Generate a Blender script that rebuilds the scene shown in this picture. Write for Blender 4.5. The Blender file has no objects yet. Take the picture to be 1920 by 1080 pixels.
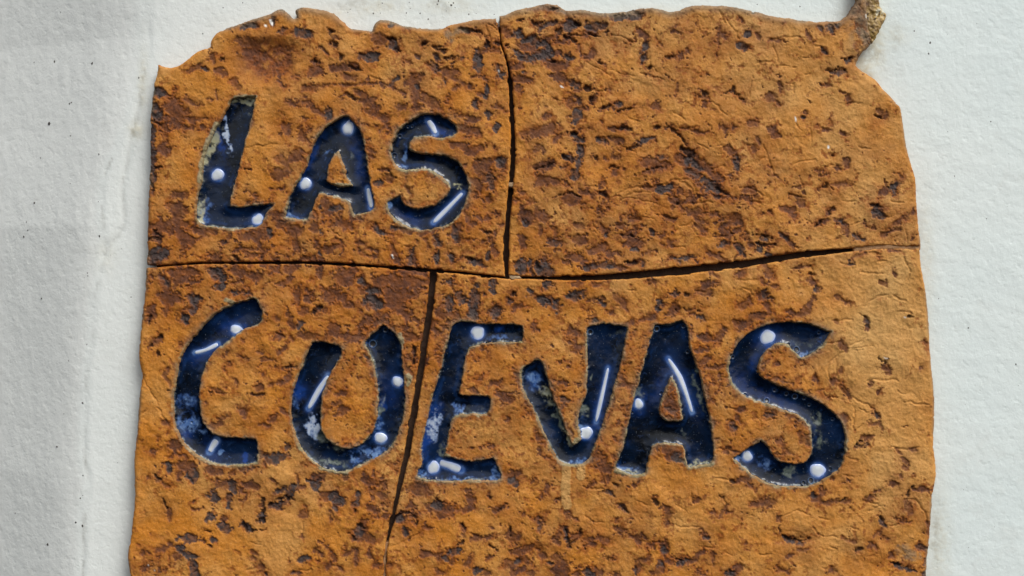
import bpy, math
import numpy as np
from mathutils import Vector

scene = bpy.context.scene
S = 0.0002                      # metres per drawing unit
def wx(x): return (x-960.0)*S
def wz(y): return (540.0-y)*S

# ---------------------------------------------------------------- camera
cam_data = bpy.data.cameras.new('camera')
cam = bpy.data.objects.new('camera', cam_data)
scene.collection.objects.link(cam)
cam.location = (0.0, -0.50, 0.0)
cam.rotation_euler = (math.radians(90), 0, 0)
cam_data.sensor_width = 36.0
cam_data.lens = 36.0*0.50/(1920*S)
cam_data.clip_start = 0.01
cam_data.clip_end = 50.0
cam_data.dof.use_dof = True
cam_data.dof.focus_distance = 0.50
cam_data.dof.aperture_fstop = 14.0
scene.camera = cam

# ---------------------------------------------------------------- sky and sun
SUN_EL, SUN_AZ = 50.0, 38.0     # degrees above the horizon, degrees to the right of straight out from the wall
world = bpy.data.worlds.new('World'); scene.world = world
world.use_nodes = True
wt = world.node_tree; wt.nodes.clear()
sky = wt.nodes.new('ShaderNodeTexSky'); sky.sky_type = 'NISHITA'; sky.sun_disc = False
sky.sun_elevation = math.radians(SUN_EL); sky.sun_rotation = math.radians(180-SUN_AZ)
sky.dust_density = 4.0; sky.air_density = 1.0
hs = wt.nodes.new('ShaderNodeHueSaturation'); hs.inputs['Saturation'].default_value = 0.35
bg = wt.nodes.new('ShaderNodeBackground'); bg.inputs['Strength'].default_value = 0.12
wo = wt.nodes.new('ShaderNodeOutputWorld')
wt.links.new(sky.outputs[0], hs.inputs['Color']); wt.links.new(hs.outputs[0], bg.inputs[0]); wt.links.new(bg.outputs[0], wo.inputs[0])
sd = bpy.data.lights.new('sun', 'SUN'); sd.energy = 1.5; sd.angle = math.radians(28); sd.color = (1.0, 0.98, 0.945)
sun = bpy.data.objects.new('sun', sd); scene.collection.objects.link(sun)
el, az = math.radians(SUN_EL), math.radians(SUN_AZ)
to_sun = Vector((math.sin(az)*math.cos(el), -math.cos(az)*math.cos(el), math.sin(el)))
sun.rotation_euler = to_sun.to_track_quat('Z', 'Y').to_euler()
sun.location = to_sun*2
scene.view_settings.view_transform = 'Standard'; scene.view_settings.look = 'None'
scene.view_settings.exposure = 0.33; scene.view_settings.gamma = 1.0
scene.render.engine = 'CYCLES'
scene.cycles.max_bounces = 6; scene.cycles.diffuse_bounces = 4
scene.cycles.use_denoising = True
# ---------------------------------------------------------------- traced shapes (units: 0.2 mm, x right, y down)
TL_TOP = [(294,120),(308,124),(325,125),(342,115),(365,97),(378,91),(392,87),(393,78),(405,60),(437,47),(470,35),(505,24),
 (517,17),(525,15),(537,20),(545,27),(550,32),(553,29),(552,18),(558,13),(567,11),(592,15),(620,21),(635,32),(650,47),(658,53),
 (665,53),(687,55),(696,57),(699,48),(702,42),(708,37),(715,35),(738,39),(757,46),(785,51),(821,54),(838,47),(860,42),(893,35),(931,32)]
TR_TOP = [(934,28),(949,25),(965,18),(993,12),(1021,5),(1043,7),(1060,17),(1075,18),(1088,17),(1115,21),(1138,23),(1179,19),
 (1221,12),(1244,17),(1256,21),(1277,16),(1300,9),(1335,9),(1379,12),(1414,19),(1440,26),(1481,34),(1524,39),(1568,39),
 (1580,36),(1590,28),(1599,16),(1608,2),(1614,-10),(1622,-14),(1625,6),(1627,30),(1631,55),(1636,72),(1632,84),(1621,96),(1610,111),(1608,122),
 (1617,131),(1628,138),(1643,148),(1656,165),(1671,180),(1682,193),(1688,197),(1694,223),(1698,259),(1705,290),(1718,332),(1720,363),(1723,415),(1728,458)]
L_UP = [(273,497),(273,493),(276,470),(274,455),(275,441),(277,363),(279,311),(280,244),(281,200),(284,180),(286,155),(292,140)]
L_LO = [(250,1200),(245,1090),(241,1065),(239,1040),(247,990),(252,930),(250,865),(255,815),(260,740),(265,705),(259,675),(262,615),(270,540),(272,503)]
R_LO = [(1723,467),(1728,498),(1736,539),(1743,587),(1745,633),(1748,683),(1754,733),(1755,778),(1753,834),(1756,861),(1758,887),(1754,911),
 (1749,938),(1747,982),(1744,1021),(1739,1074),(1738,1200)]
HL_T = [(276,498),(314,496.5),(346,494),(379,491.5),(471,491),(543,490),(600,491),(700,497),(800,505),(860,509),(904,514),(948,519)]
HL_B = [(272,502),(314,499.5),(346,497),(379,495),(471,495.5),(543,495),(600,496),(700,501),(800,508.5),(806,509)]
HL_B2 = [(818,509.5),(860,513),(904,518),(950,522.5)]
HR_T = [(955,516),(977,518),(1035,518.5),(1120,516),(1210,507.5),(1300,499),(1400,488),(1500,472.5),(1600,465),(1650,459.5),(1700,462),(1728,460)]
HR_B = [(977,522.5),(1035,524.5),(1120,525.5),(1210,521),(1300,511.5),(1400,500),(1500,483.5),(1600,471.5),(1650,466.5),(1700,466.5),(1723,466)]
V_L = [(931,31),(936,61),(938.5,83),(946,105),(951,125),(953.5,153),(955,194),(957.5,250),(957.8,300),(954,344),(947.5,417),(944.5,475),(947,518)]
V_R = [(934,29),(939,61),(941,83),(949,105),(955,125),(959,153),(962.5,194),(965.5,250),(966,300),(962.5,344),(956,417),(954,475),(954,516)]
W_L = [(806,510),(803,545),(799.5,580),(791,640),(781,710),(769,780),(758.5,842),(745.5,905),(733.5,967),(723,1018),(720,1060),(718,1200)]
W_R = [(818,510),(815,545),(811.5,580),(802,640),(792,710),(780,780),(769.5,842),(755,905),(740,967),(728,1018),(723,1060),(721,1200)]
TILES = {
 'TL': TL_TOP + V_L[1:] + HL_T[::-1] + L_UP[1:],
 'TR': TR_TOP + [(1728,460)] + HR_T[::-1][1:] + V_R[::-1],
 'BL': HL_B + W_L[1:] + L_LO,
 'BR': HL_B2 + HR_B + R_LO[1:] + W_R[::-1],
}
LUMP = [(1606,-48),(1634,-50),(1646,-22),(1650,8),(1656,18),(1664,28),(1656,46),(1646,64),(1637,81),(1631,76),(1628,56),(1621,38),(1616,24),(1614,8),(1610,-12)]
LET = {
'L': ('TL', [(433,185),(455,181),(479,180),(478,190),(476,204),(469,232),(462,260),(447,321),(434,366),(432,386),(450,387),(471,385),(504,382),(516,380),(512,388),(504,393),(499,402),(495.5,410),(488,423),(465,428),(440,430),(418,429),(382,423),(371,416),(367,404),(369,371),(377.5,338),(380,299),(390,272),(398,252),(408,233),(418,215.5),(426,202),(430,196)], []),
'A': ('TL', [(534,407),(543,365),(559,338),(573,310),(590,263),(607,240.5),(622,229),(640,219),(650.5,217),(664,228),(678,249),(685,277),(689,304),(694,338),(699,360),(703,385),(695,396),(664,404),(659,393),(656,382),(645,375),(620,368),(601,363),(596,368),(591,379),(580,404),(573,413),(560,413),(545.5,411)],
      [(634,285),(642,307),(650.5,335),(659,347),(637,348.5),(614,340.5),(615,321),(626,293)]),
'S': ('TL', [(859,249),(857,240),(848,229),(831,218),(809,213),(787,215.5),(764,228),(745,246),(734,271),(732.5,293),(742,311),(759,320),(775.5,318),(798,318),(817,325),(834,338),(842,352),(834,368),(817,382),(792,389),(770,388),(756,379),(750.5,367),(739,371),(724,379),(728,396),(739,410),(759,424),(787,432),(814,429),(842,420),(862,402),(875.5,374),(880,349),(874,327),(862,307),(842,293),(814,288),(787,286),(771,281),(769,271),(778,259),(800.5,256),(823,260),(842,257)], []),
'C': ('BL', [(443,567),(460,562),(477,559),(485,568),(493,587),(487,607),(460,618),(433,637),(403,660),(387,683),(377,717),(375,757),(380,787),(393,807),(413,817),(443,820),(480,823),(484,843),(482,867),(453,873),(413,873),(380,862),(350,838),(333,813),(325,780),(323,747),(330,707),(335,677),(353,643),(380,610),(410,583)], []),
'U': ('BL', [(583.5,643),(596,640),(612,641),(642,652),(640,664),(634,678),(617,706),(605.6,737.5),(602.4,775),(604,807),(621,829),(650,841),(678,832),(697,810),(705,781.5),(708,737),(703,700),(694,665),(683,646),(690,634),(700,624),(719,608),(735,621),(750.5,640),(755,681),(758,712),(760,756),(755,788),(741,826),(716,854),(681,870),(650,884),(615,882),(583.5,863.5),(558,832),(546,794),(544,759.5),(550.5,722),(565,687)], []),
'E': ('BR', [(850,607),(862,603),(876.5,602),(902,606),(940,607),(977,609),(981,618),(982,627),(979,641),(960,642),(917.5,643),(892,648),(878,655.6),(869,696.5),(862,737.5),(870,741),(886,741),(914,741),(920,746),(921,756),(914,775),(900,779),(886,778),(854.5,780),(845,797),(839,832),(834,854),(851,859),(886,865),(921,859),(927,862),(932,872),(941,895),(938,901),(930,903),(886,901),(839,903),(785,897),(781,890),(790,866),(788,841),(798,794),(810,741),(823,700),(835.6,652),(842,627)], []),
'V': ('BR', [(977,698.5),(981,688),(990,682),(1008,674),(1015,678),(1021,687),(1030,721),(1045,761.5),(1060,802),(1075,833),(1088,824),(1086,808),(1082,791),(1088,765),(1097,739),(1101,691),(1099,613),(1112,609),(1138,607),(1177,613),(1175,630),(1167,669),(1152.6,728),(1134,787),(1115.6,835.5),(1102.6,865),(1082,872.6),(1052.6,869),(1034,843),(1015.6,802),(997,761.5),(981,732)], []),
'A2': ('BR', [(1228.5,609.6),(1240,608),(1256,607),(1270,602),(1282,602),(1291.5,621),(1295,654),(1310,691),(1321,735.6),(1332,787),(1338,832),(1338,865),(1315.6,874),(1290,878),(1284,854),(1278.5,838),(1252.6,832),(1226,835),(1221,848),(1215.6,869),(1208,889),(1182,891),(1156,880),(1153,873),(1167,839),(1178.5,791),(1189.6,739),(1204,691),(1215.6,646.7)],
      [(1260,709.6),(1269,728),(1276.7,765),(1278,787),(1262,789),(1245,786),(1238,769),(1247,735.6)]),
'S2': ('BR', [(1560,621),(1555,631),(1543,647),(1527,660),(1502,671),(1487,657),(1467,643),(1447,652),(1427,673),(1423,697),(1440,713),(1473,727),(1510,740),(1543,757),(1567,777),(1583,803),(1587,840),(1578,873),(1557,893),(1527,908),(1497,913),(1457,912),(1417,895),(1393,877),(1375,859),(1397,843),(1427,825),(1440,837),(1453,857),(1473,867),(1507,867),(1520,853),(1522,827),(1517,800),(1500,782),(1470,770),(1437,758),(1403,747),(1380,730),(1368,707),(1367,677),(1380,647),(1410,620),(1453,605),(1497,603),(1530,610),(1546,618)], []),
}
# white glaze spots: letter, kind, spine points, half widths
SPOTS = [
('L','d',[(406,327)],12.5,11),('L','d',[(482,411)],11,11),
('A','d',[(652,239)],11,14),('A','d',[(572,344)],11,11),('A','s',[(689,352),(692,370),(695.5,389)],4.5,0),
('S','s',[(802,225),(810,236),(817,249)],5,0),('S','s',[(812,417),(840,389),(867,361)],4.2,0),
('C','d',[(441.7,618)],12.5,9),('C','s',[(363,662),(385,656),(407,645)],4,0),('C','s',[(391,848),(397,837),(405,826)],6,0),
('U','s',[(615,705),(598,730),(577,767)],5,0),('U','d',[(745,716)],10,11),('U','d',[(712.7,822)],11.5,11),
('E','d',[(895.5,624)],14,12),('E','d',[(812.6,877.6)],11.5,12),('E','s',[(824,868),(843,874),(863,882)],7.5,0),
('V','s',[(1141,690),(1130,740),(1118,792)],3.6,0),('V','d',[(1099,812.6)],12.5,13),
('A2','s',[(1254,673),(1275,706),(1288,739),(1299,774)],4.4,0),('A2','d',[(1198.5,758)],8,11),
('S2','d',[(1441,632)],15,13),('S2','d',[(1402.7,856)],9.5,11),('S2','d',[(1535,883)],14,13.5),
]
# cloudy patches in the glaze: letter, x, y, rx, ry, angle, type (b light blue, w whitish, c cream, g grey green, k cobalt), strength
MILK = [
('L',424,250,5,32,-8,'w',1.0),('L',410,262,4,30,-15,'k',.9),('L',373,395,7,26,5,'c',.9),('L',383,395,10,26,5,'b',.55),('L',395,275,7,36,22,'c',1.0),('L',442,188,9,5,0,'c',.5),('L',470,215,7,6,0,'g',.4),('L',508,385,7,6,0,'b',.8),('L',455,187,28,5,0,'c',.8),('L',440,345,12,9,0,'g',.3),
('A',540,404,7,6,0,'b',.9),('A',557,410,13,4,0,'b',.7),('A',580,300,5,40,25,'k',.6),('A',655,290,6,12,-20,'g',.4),('A',670,300,9,45,-12,'k',.5),('A',612,285,5,16,35,'b',.45),
('S',758,291,4.5,12,0,'b',1.3),('S',728,382,6,6,0,'b',.9),('S',857,349,5,3,0,'c',.8),('S',753,314,14,4,10,'b',.6),('S',825,249,14,7,10,'k',.9),('S',800,335,30,6,30,'g',.25),('S',765,408,25,8,30,'k',.45),
('C',352,795,20,20,0,'b',.75),('C',350,752,22,14,0,'b',.45),('C',345,815,10,14,-20,'k',.9),('C',380,812,14,6,20,'b',.6),('C',416,847,5,4,0,'b',.9),('C',458,858,6,6,0,'k',1.3),('C',427,861,5,3,0,'b',.5),('C',397,845,15,18,0,'k',.5),('C',385,660,34,12,-20,'k',.8),('C',436,612,22,15,0,'k',.8),('C',432,564,10,5,0,'b',.9),
('U',585,800,9,22,-12,'w',.75),('U',600,822,10,8,30,'g',.8),('U',560,735,11,16,10,'k',1.0),('U',555,760,7,22,0,'b',.35),('U',700,850,18,12,-15,'b',.95),('U',672,846,16,12,0,'b',.7),('U',712,770,5,22,15,'g',.7),('U',706,800,8,20,15,'b',.55),('U',625,872,28,6,5,'g',.7),('U',580,860,14,6,35,'g',.6),('U',716,760,8,8,0,'k',1.0),('U',730,735,16,30,0,'k',.35),('U',663,868,10,7,0,'b',.7),('U',686,640,6,8,0,'b',.5),('U',632,838,18,6,0,'g',.6),
('E',812,795,13,30,8,'w',.6),('E',800,820,9,42,8,'k',1.2),('E',832,845,10,14,0,'g',.6),('E',790,888,12,8,0,'b',.8),('E',812,768,14,12,0,'k',.9),('E',860,767,9,8,0,'b',.9),('E',890,770,28,7,0,'g',.35),('E',930,888,7,14,0,'b',.7),('E',935,621,5,5,0,'k',1.0),('E',860,899,70,4,0,'b',.45),('E',935,636,38,4,0,'b',.35),('E',895,640,10,5,0,'b',.5),
('V',1003,714,12,16,-25,'b',.8),('V',1025,742,10,26,-28,'c',.55),('V',1048,785,7,28,-25,'g',.65),('V',1067,820,8,16,-25,'c',.9),('V',1095,770,7,12,20,'g',.8),('V',1085,800,7,12,15,'b',.7),('V',1080,866,18,7,-10,'b',.7),('V',1110,706,4,12,15,'g',.6),('V',1150,625,20,8,0,'g',.25),('V',1127,760,9,40,12,'k',.7),('V',1115,800,8,12,0,'k',.9),
('A2',1200,735,6,22,15,'g',.5),('A2',1180,884,24,6,5,'c',.6),('A2',1175,879,22,5,10,'b',.7),('A2',1312,869,22,5,-10,'c',.6),('A2',1310,730,4,40,-14,'g',.6),('A2',1240,725,12,40,30,'k',.4),('A2',1198,756,15,17,0,'k',.9),('A2',1281,812,4,10,0,'g',.4),('A2',1285,725,11,50,-25,'k',.5),('A2',1250,712,10,10,0,'b',.3),
('S2',1385,860,9,7,0,'b',1.2),('S2',1532,792,12,24,-15,'g',.6),('S2',1545,830,10,14,0,'g',.5),('S2',1437,868,18,12,0,'b',.4),('S2',1483,886,8.5,8,0,'g',1.2),('S2',1504,665,10,6,-15,'b',.9),('S2',1540,640,12,7,-40,'b',.45),('S2',1508,645,38,7,0,'g',.3),('S2',1443,634,20,18,0,'k',.9),('S2',1415,680,8,18,20,'k',.6),('S2',1440,745,55,9,22,'k',.45),('S2',1505,886,14,3,0,'g',.3),('S2',1390,720,16,30,-30,'k',.4),
]
BUB = [('S',749,255,3.5),('S',772,236,2.5),('S',764,237,2.5),('S',739,291,4.5),('S',824,377,4),('A',600,243,2.5),('A',633,351,3.5),('L',372,318,2),('U',698,645,6.5),('U',722,619,4.5),('V',1107,623,5),
('A2',1232,617,5),('A2',1282,612,3.5),('A2',1290,660,3.5),('A2',1241,738,4),('A2',1186,774,3),('S2',1495,656,5.5),('S2',1480,646,3.5),('S2',1398,741,3.5),('S2',1439,752,5),('S2',1454,732,4),('S2',1476,739,4),('S2',1492,744,5),('S2',1509,747,3.5),('S2',1522,902,5),('S2',1508,906,3.5),('S2',1559,881,4),('S2',1537,624,3),('S2',1375,670,3.5),('S2',1563,787,3),('C',357,793,3),('C',484,598,2.5),('S2',1519,760,3)]
# surface marks: ox, oy, then (type, width, points...) in quarter units.  d slate, p purple brown, r rust, h dark hole, g grey dust, w white paint, t thin scratch
CELLS = [
(240,0,"""d 30 850 210 910 190 960 195;d 62 1255 225 1310 250 1360 262;d 28 1140 225 1180 222;p 40 450 525 520 505 590 520;d 26 560 510 590 525;p 40 630 420 650 460;h 46 700 430 712 450;p 34 670 520 740 560;p 30 780 590 830 660;h 40 1395 455 1408 470;p 45 1370 540 1440 530;p 20 1220 580 1280 565;d 55 190 690 270 690;d 60 195 800 225 900;h 30 180 910 240 935;d 44 175 960 175 1080;p 90 320 790 400 850;p 40 340 740 330 800;r 120 330 880 560 940;p 70 830 290 960 340;p 45 850 400 880 370;r 190 900 390 1180 430;r 150 930 480 1130 560;p 24 1120 345 1230 370;p 16 650 680 660 740;p 22 1320 660 1520 640;p 20 1320 740 1400 820 1480 870;p 50 1170 940 1200 980;p 45 1290 960 1310 1040;p 16 1210 770 1270 800;d 44 1510 820 1500 890;r 100 1380 890 1280 1000;d 26 1140 70 1180 78;d 20 1262 72 1300 52;h 14 1235 110 1262 132;p 12 1120 610 1180 640;r 60 420 880 620 880;p 12 600 750 640 740;p 14 490 900 600 880;p 12 410 740 520 790;w 36 1026 196 1027 197;w 20 1070 150 1082 178;d 30 1090 145 1095 175;h 30 1513 215 1513 240;h 26 1515 320 1520 340;p 12 1440 350 1500 410;r 40 1300 380 1230 480;r 90 250 930 300 1050;p 16 340 640 350 690;p 22 230 850 330 900 440 960"""),
(620,0,"""h 34 0 235 15 230;h 38 10 320 40 345;h 30 70 415 90 450;p 40 0 500 20 520;p 50 60 520 180 500;h 24 150 500 230 530;p 30 100 560 190 590;d 60 230 430 330 430;d 30 280 400 370 410;d 58 460 310 480 360;h 22 430 290 500 300;h 18 480 375 520 380;p 60 330 280 400 300;d 22 430 190 460 180;h 22 520 180 580 210;h 26 690 335 730 320;h 24 770 350 850 385;h 12 770 350 840 345;d 30 640 400 665 430;d 28 790 420 800 440;h 22 860 435 960 440;d 40 770 490 800 520;p 14 730 490 780 540;p 14 570 460 600 465;d 50 1090 400 1110 520;d 36 1080 500 1100 470;h 30 1160 320 1180 345;p 22 1110 385 1250 375;h 24 1230 315 1260 330;h 22 980 215 1060 240;h 14 1060 225 1190 270;t 8 1160 190 1190 280 1190 340;t 8 1180 180 1260 230 1290 320;g 60 850 210 900 260 1000 210;d 44 1270 570 1290 565;d 18 1245 480 1260 560;p 54 620 580 640 690 640 750;p 34 560 620 690 585;d 34 470 600 500 580;d 26 450 630 460 640;p 60 850 560 940 540;d 26 850 590 860 630;p 14 900 570 1060 660;d 36 1165 640 1160 740;d 44 1080 770 1100 800;p 30 1110 700 1160 720;p 10 1060 580 1120 565 1170 620;p 60 690 720 800 800;p 50 220 740 330 800;p 30 190 690 270 720;h 22 120 700 190 745;p 30 300 750 330 740;p 40 280 830 430 880;p 12 0 630 200 630 400 640 570 710;t 9 300 575 390 605;r 90 900 830 1080 960;p 36 940 870 1100 900;p 50 950 960 1100 980;d 34 1185 850 1195 880;d 40 1235 950 1240 970;p 16 1210 790 1300 815;p 20 860 740 900 720;r 70 220 900 330 960;p 30 620 820 700 800;p 24 500 790 560 820;p 26 1360 500 1440 495;d 30 1440 540 1460 545;p 36 1380 590 1480 610;p 34 1400 660 1420 690;p 40 1290 200 1330 260;d 40 1380 250 1420 260;h 22 1410 150 1440 145;d 50 1400 380 1410 430 1500 440;d 40 1450 300 1520 290;p 30 1420 350 1500 350;r 40 1410 750 1410 850;p 30 1430 1000 1510 980;r 70 1440 1020 1480 1060;h 14 1490 140 1520 160;d 10 900 480 1000 430;p 14 370 980 430 930;r 60 400 900 450 1000;w 10 1255 520 1262 540;d 16 640 650 660 655;p 20 920 680 970 630;p 12 90 745 96 748;p 20 1090 740 1130 770;p 18 50 280 10 290;h 18 1300 350 1330 340;r 40 150 230 220 240"""),
(1000,0,"""h 22 0 175 60 170;d 24 50 210 160 160;p 24 60 50 230 90;h 14 140 70 200 60;d 80 260 200 310 190;h 36 320 180 340 190;d 40 400 200 530 190;p 34 390 240 470 250;h 12 400 255 500 270;d 60 640 130 800 120;p 30 590 110 680 140;h 34 180 240 200 245;p 14 110 280 170 265;h 28 240 270 310 305;h 12 270 260 370 265;p 10 170 300 240 325;h 18 540 245 560 240;t 12 590 262 660 270 740 315;p 26 790 230 850 290;d 30 840 330 830 380;d 30 835 390 820 460;p 12 350 350 360 400;p 30 410 420 460 395;t 8 350 435 420 430;d 50 0 320 80 330;d 60 0 420 120 410;d 40 110 350 130 400;p 26 160 390 200 390;d 34 240 430 290 430;p 44 140 490 240 495;h 20 130 460 160 455;p 50 170 570 250 600;d 50 290 630 340 670;h 44 390 665 415 660;w 14 205 640 225 660;h 20 490 460 530 500;t 8 530 500 600 530;t 7 400 460 470 510 570 570;h 24 850 515 880 500;t 8 870 440 870 580;p 16 860 550 890 555;t 7 900 500 930 540;h 14 1000 435 1050 425;p 18 1050 420 1160 395;r 30 1180 400 1380 400;p 16 940 330 960 350;r 30 670 350 690 430;t 8 150 745 225 760;p 34 270 770 300 780;p 16 260 740 290 730;d 26 345 740 348 770;d 60 325 830 320 900;h 18 430 770 460 740;p 40 450 750 470 750;p 12 370 810 410 815;d 36 600 800 660 780;h 12 510 810 600 780;h 14 630 830 720 820 800 810;p 34 90 850 95 880;p 14 95 800 100 810;p 30 890 790 940 795;t 8 800 545 980 600;t 7 620 545 760 570;h 10 985 560 1015 575;p 14 560 650 570 680;t 8 440 680 560 690;t 7 500 690 510 790;p 26 20 970 190 960;p 60 0 1010 150 960;h 18 260 1000 330 1000;d 34 300 1010 370 1060;h 22 630 960 740 970;p 16 590 960 620 980;h 20 910 960 1010 950;h 12 1000 930 1090 1010 1140 1080;t 10 720 880 800 920;t 8 1050 840 1130 900;h 20 1270 690 1300 700;p 14 1240 710 1310 730;p 18 1080 640 1060 720;t 8 1180 660 1160 740;p 14 1280 760 1290 800;h 14 1430 700 1510 680;t 12 1390 90 1440 170;t 14 1450 150 1520 230;p 12 1390 220 1390 330;p 20 1400 260 1430 280;p 24 1420 960 1440 975;r 50 1150 960 1300 1000;d 30 480 1050 540 1060;p 22 560 1030 680 1060;d 30 800 1070 900 1040;p 40 150 1060 190 1040;r 80 660 380 760 300;p 16 1060 230 1080 250;r 40 1060 500 1110 540;t 6 1320 740 1450 860;h 12 1510 650 1515 700;p 12 1050 220 1100 260"""),
(1380,0,"""p 60 930 90 960 230;p 40 880 120 920 60;p 30 900 200 960 280;d 34 70 270 100 230;d 40 20 340 80 345;p 20 150 260 180 290;p 18 250 300 320 305;t 10 250 290 380 280 510 285;p 26 530 250 570 310;d 26 620 190 640 220;d 36 700 190 740 195;d 30 710 210 710 235;r 30 640 240 680 250;d 34 645 370 670 400;t 10 590 350 660 355;h 12 780 440 870 440;d 30 820 455 850 460;h 12 680 530 830 520;d 30 720 545 820 535;t 16 170 470 270 465;t 12 330 490 390 495;t 10 430 510 450 500;t 10 500 440 540 430;p 16 330 610 330 690;t 9 370 620 430 630 435 690;t 9 120 560 110 680 105 730;h 12 0 710 70 755;p 44 240 730 290 730;p 22 260 700 280 720;p 16 310 760 320 780;p 12 780 690 860 715;p 24 830 720 860 760;t 8 830 775 940 770;p 20 660 620 700 640;p 18 510 880 540 840;d 14 495 890 520 885;p 50 100 910 130 940;p 60 250 970 300 1010;r 60 640 940 780 920;p 12 620 960 720 980;p 20 790 1000 830 1020;r 70 1020 940 1110 900;h 10 1040 870 1110 890;p 40 1060 830 1130 870;r 40 1150 800 1210 840;r 50 820 560 900 590;g 24 1080 620 1180 760;g 30 600 180 900 150;h 16 1210 770 1230 790;w 10 445 885 445 910;t 8 450 930 490 980;t 8 555 920 570 1080;t 9 270 330 300 400 320 460;p 20 160 1030 180 1080;g 60 870 100 950 150;p 30 960 240 980 330;p 16 900 430 950 440;t 7 510 560 560 550;h 8 340 185 350 190;t 8 0 240 20 300;r 50 20 120 60 180;w 10 970 120 975 140;r 30 360 640 480 560;h 14 130 95 150 90"""),
(240,270,"""p 50 240 30 300 40;d 54 165 0 175 180;d 44 170 190 190 260;h 20 160 300 180 340;p 40 340 385 430 385;p 90 320 470 400 510;p 60 360 560 400 600;p 50 180 620 300 600;h 40 200 660 240 700;h 24 160 720 260 700;p 70 390 690 460 740;d 100 190 830 260 820;d 50 170 880 190 890;r 80 300 640 500 650;r 40 380 620 620 660;p 30 500 660 650 650;r 36 850 620 1000 660;p 40 850 700 1030 690;d 30 1060 640 1070 670;p 22 760 680 760 740;d 22 720 740 760 730;h 26 790 850 830 870;p 30 640 850 690 850;p 10 800 800 860 790 960 790;p 20 950 700 990 760;t 8 870 570 980 590;p 60 1220 640 1280 650;p 36 1250 700 1255 780;p 30 1380 600 1410 650;d 26 1450 660 1470 670;p 30 1410 750 1440 780;d 14 1430 800 1440 830;p 18 1320 850 1450 860;p 44 1490 800 1520 800;p 60 1130 100 1180 140;p 80 1100 230 1200 200;p 60 1230 110 1290 60;r 80 1250 80 1150 260;r 40 1070 340 1200 330;p 12 890 340 960 400;h 14 860 180 910 185;t 7 880 25 1130 0;p 30 1080 520 1130 530;r 60 1090 560 1200 620;d 26 1420 470 1440 480;p 40 1450 430 1520 450;p 50 1470 520 1520 500;p 36 1240 930 1190 950;d 80 640 960 700 1000;p 30 770 950 870 960;p 40 930 990 980 1000;p 40 1060 930 1100 950;d 40 260 1000 300 1060;p 26 240 990 280 1000;r 110 350 990 520 1030;p 30 330 970 480 960;r 50 780 1050 860 1030;p 20 1150 1040 1230 1000;h 16 240 170 200 180;p 20 530 700 600 680;p 10 700 790 690 860;h 14 1000 850 1030 820;p 14 1070 830 1110 860;p 10 870 800 960 830;d 40 660 1060 720 1060;p 18 1440 910 1440 970;r 30 180 960 160 1080"""),
(620,270,"""p 26 280 40 330 60;p 34 430 230 450 270;p 20 380 190 440 200;d 34 330 290 370 290;p 16 270 80 320 100;p 14 580 200 560 300 610 380;r 40 560 260 620 380;p 50 920 10 1010 30;p 40 1010 70 1130 40;p 60 1090 170 1190 140;d 54 1260 130 1280 170;d 40 1200 240 1210 310;p 26 1060 270 1120 320;p 30 1100 210 1180 260;d 24 1170 330 1220 330;r 36 1170 360 1200 460;p 20 1110 540 1130 580;p 18 1000 520 1060 600;r 60 1140 560 1250 540;d 34 470 630 530 640;p 30 540 660 640 650;p 20 650 680 750 650;d 24 330 600 350 650;d 30 350 660 430 680;d 30 0 480 80 490;p 20 70 520 100 640;p 18 100 560 160 640;p 16 0 780 80 750;t 8 0 640 60 690;p 10 200 780 260 830 340 850;p 12 270 790 340 800 350 840;t 8 500 840 540 780 600 760;d 22 620 770 600 900;d 34 780 700 820 760;d 26 810 790 790 890;p 16 710 710 730 770;d 18 900 830 900 880;d 34 1040 880 1110 890;h 14 1000 850 1060 870;p 16 1100 890 1160 920;d 16 1190 800 1180 860;p 16 1230 780 1240 830;p 10 1120 740 1170 730;d 34 920 620 940 720;p 16 960 600 970 650;p 14 460 760 490 870;t 7 990 650 960 880;p 70 70 970 110 1030;p 26 90 1050 160 930;d 40 220 1020 250 1060;p 60 350 1030 430 1010;p 40 500 1040 640 1030;p 20 560 960 720 960;p 20 600 1060 720 1030;d 40 880 1020 900 1040;d 40 1080 1040 1110 1060;d 40 1190 1060 1230 1040;p 20 1380 430 1400 430;p 24 1430 370 1450 370;p 80 1440 500 1480 580;d 30 1440 560 1470 620;p 36 1430 700 1450 760;d 70 1430 870 1440 960;d 50 1490 880 1510 960;p 26 1500 420 1515 430;w 12 455 830 462 850;r 60 1080 350 1180 480;h 12 440 210 480 250;p 40 20 600 80 580;r 50 130 540 250 560;h 14 1150 660 1210 670;p 14 1250 600 1290 600;p 14 200 740 260 740;d 20 650 520 700 540"""),
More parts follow.
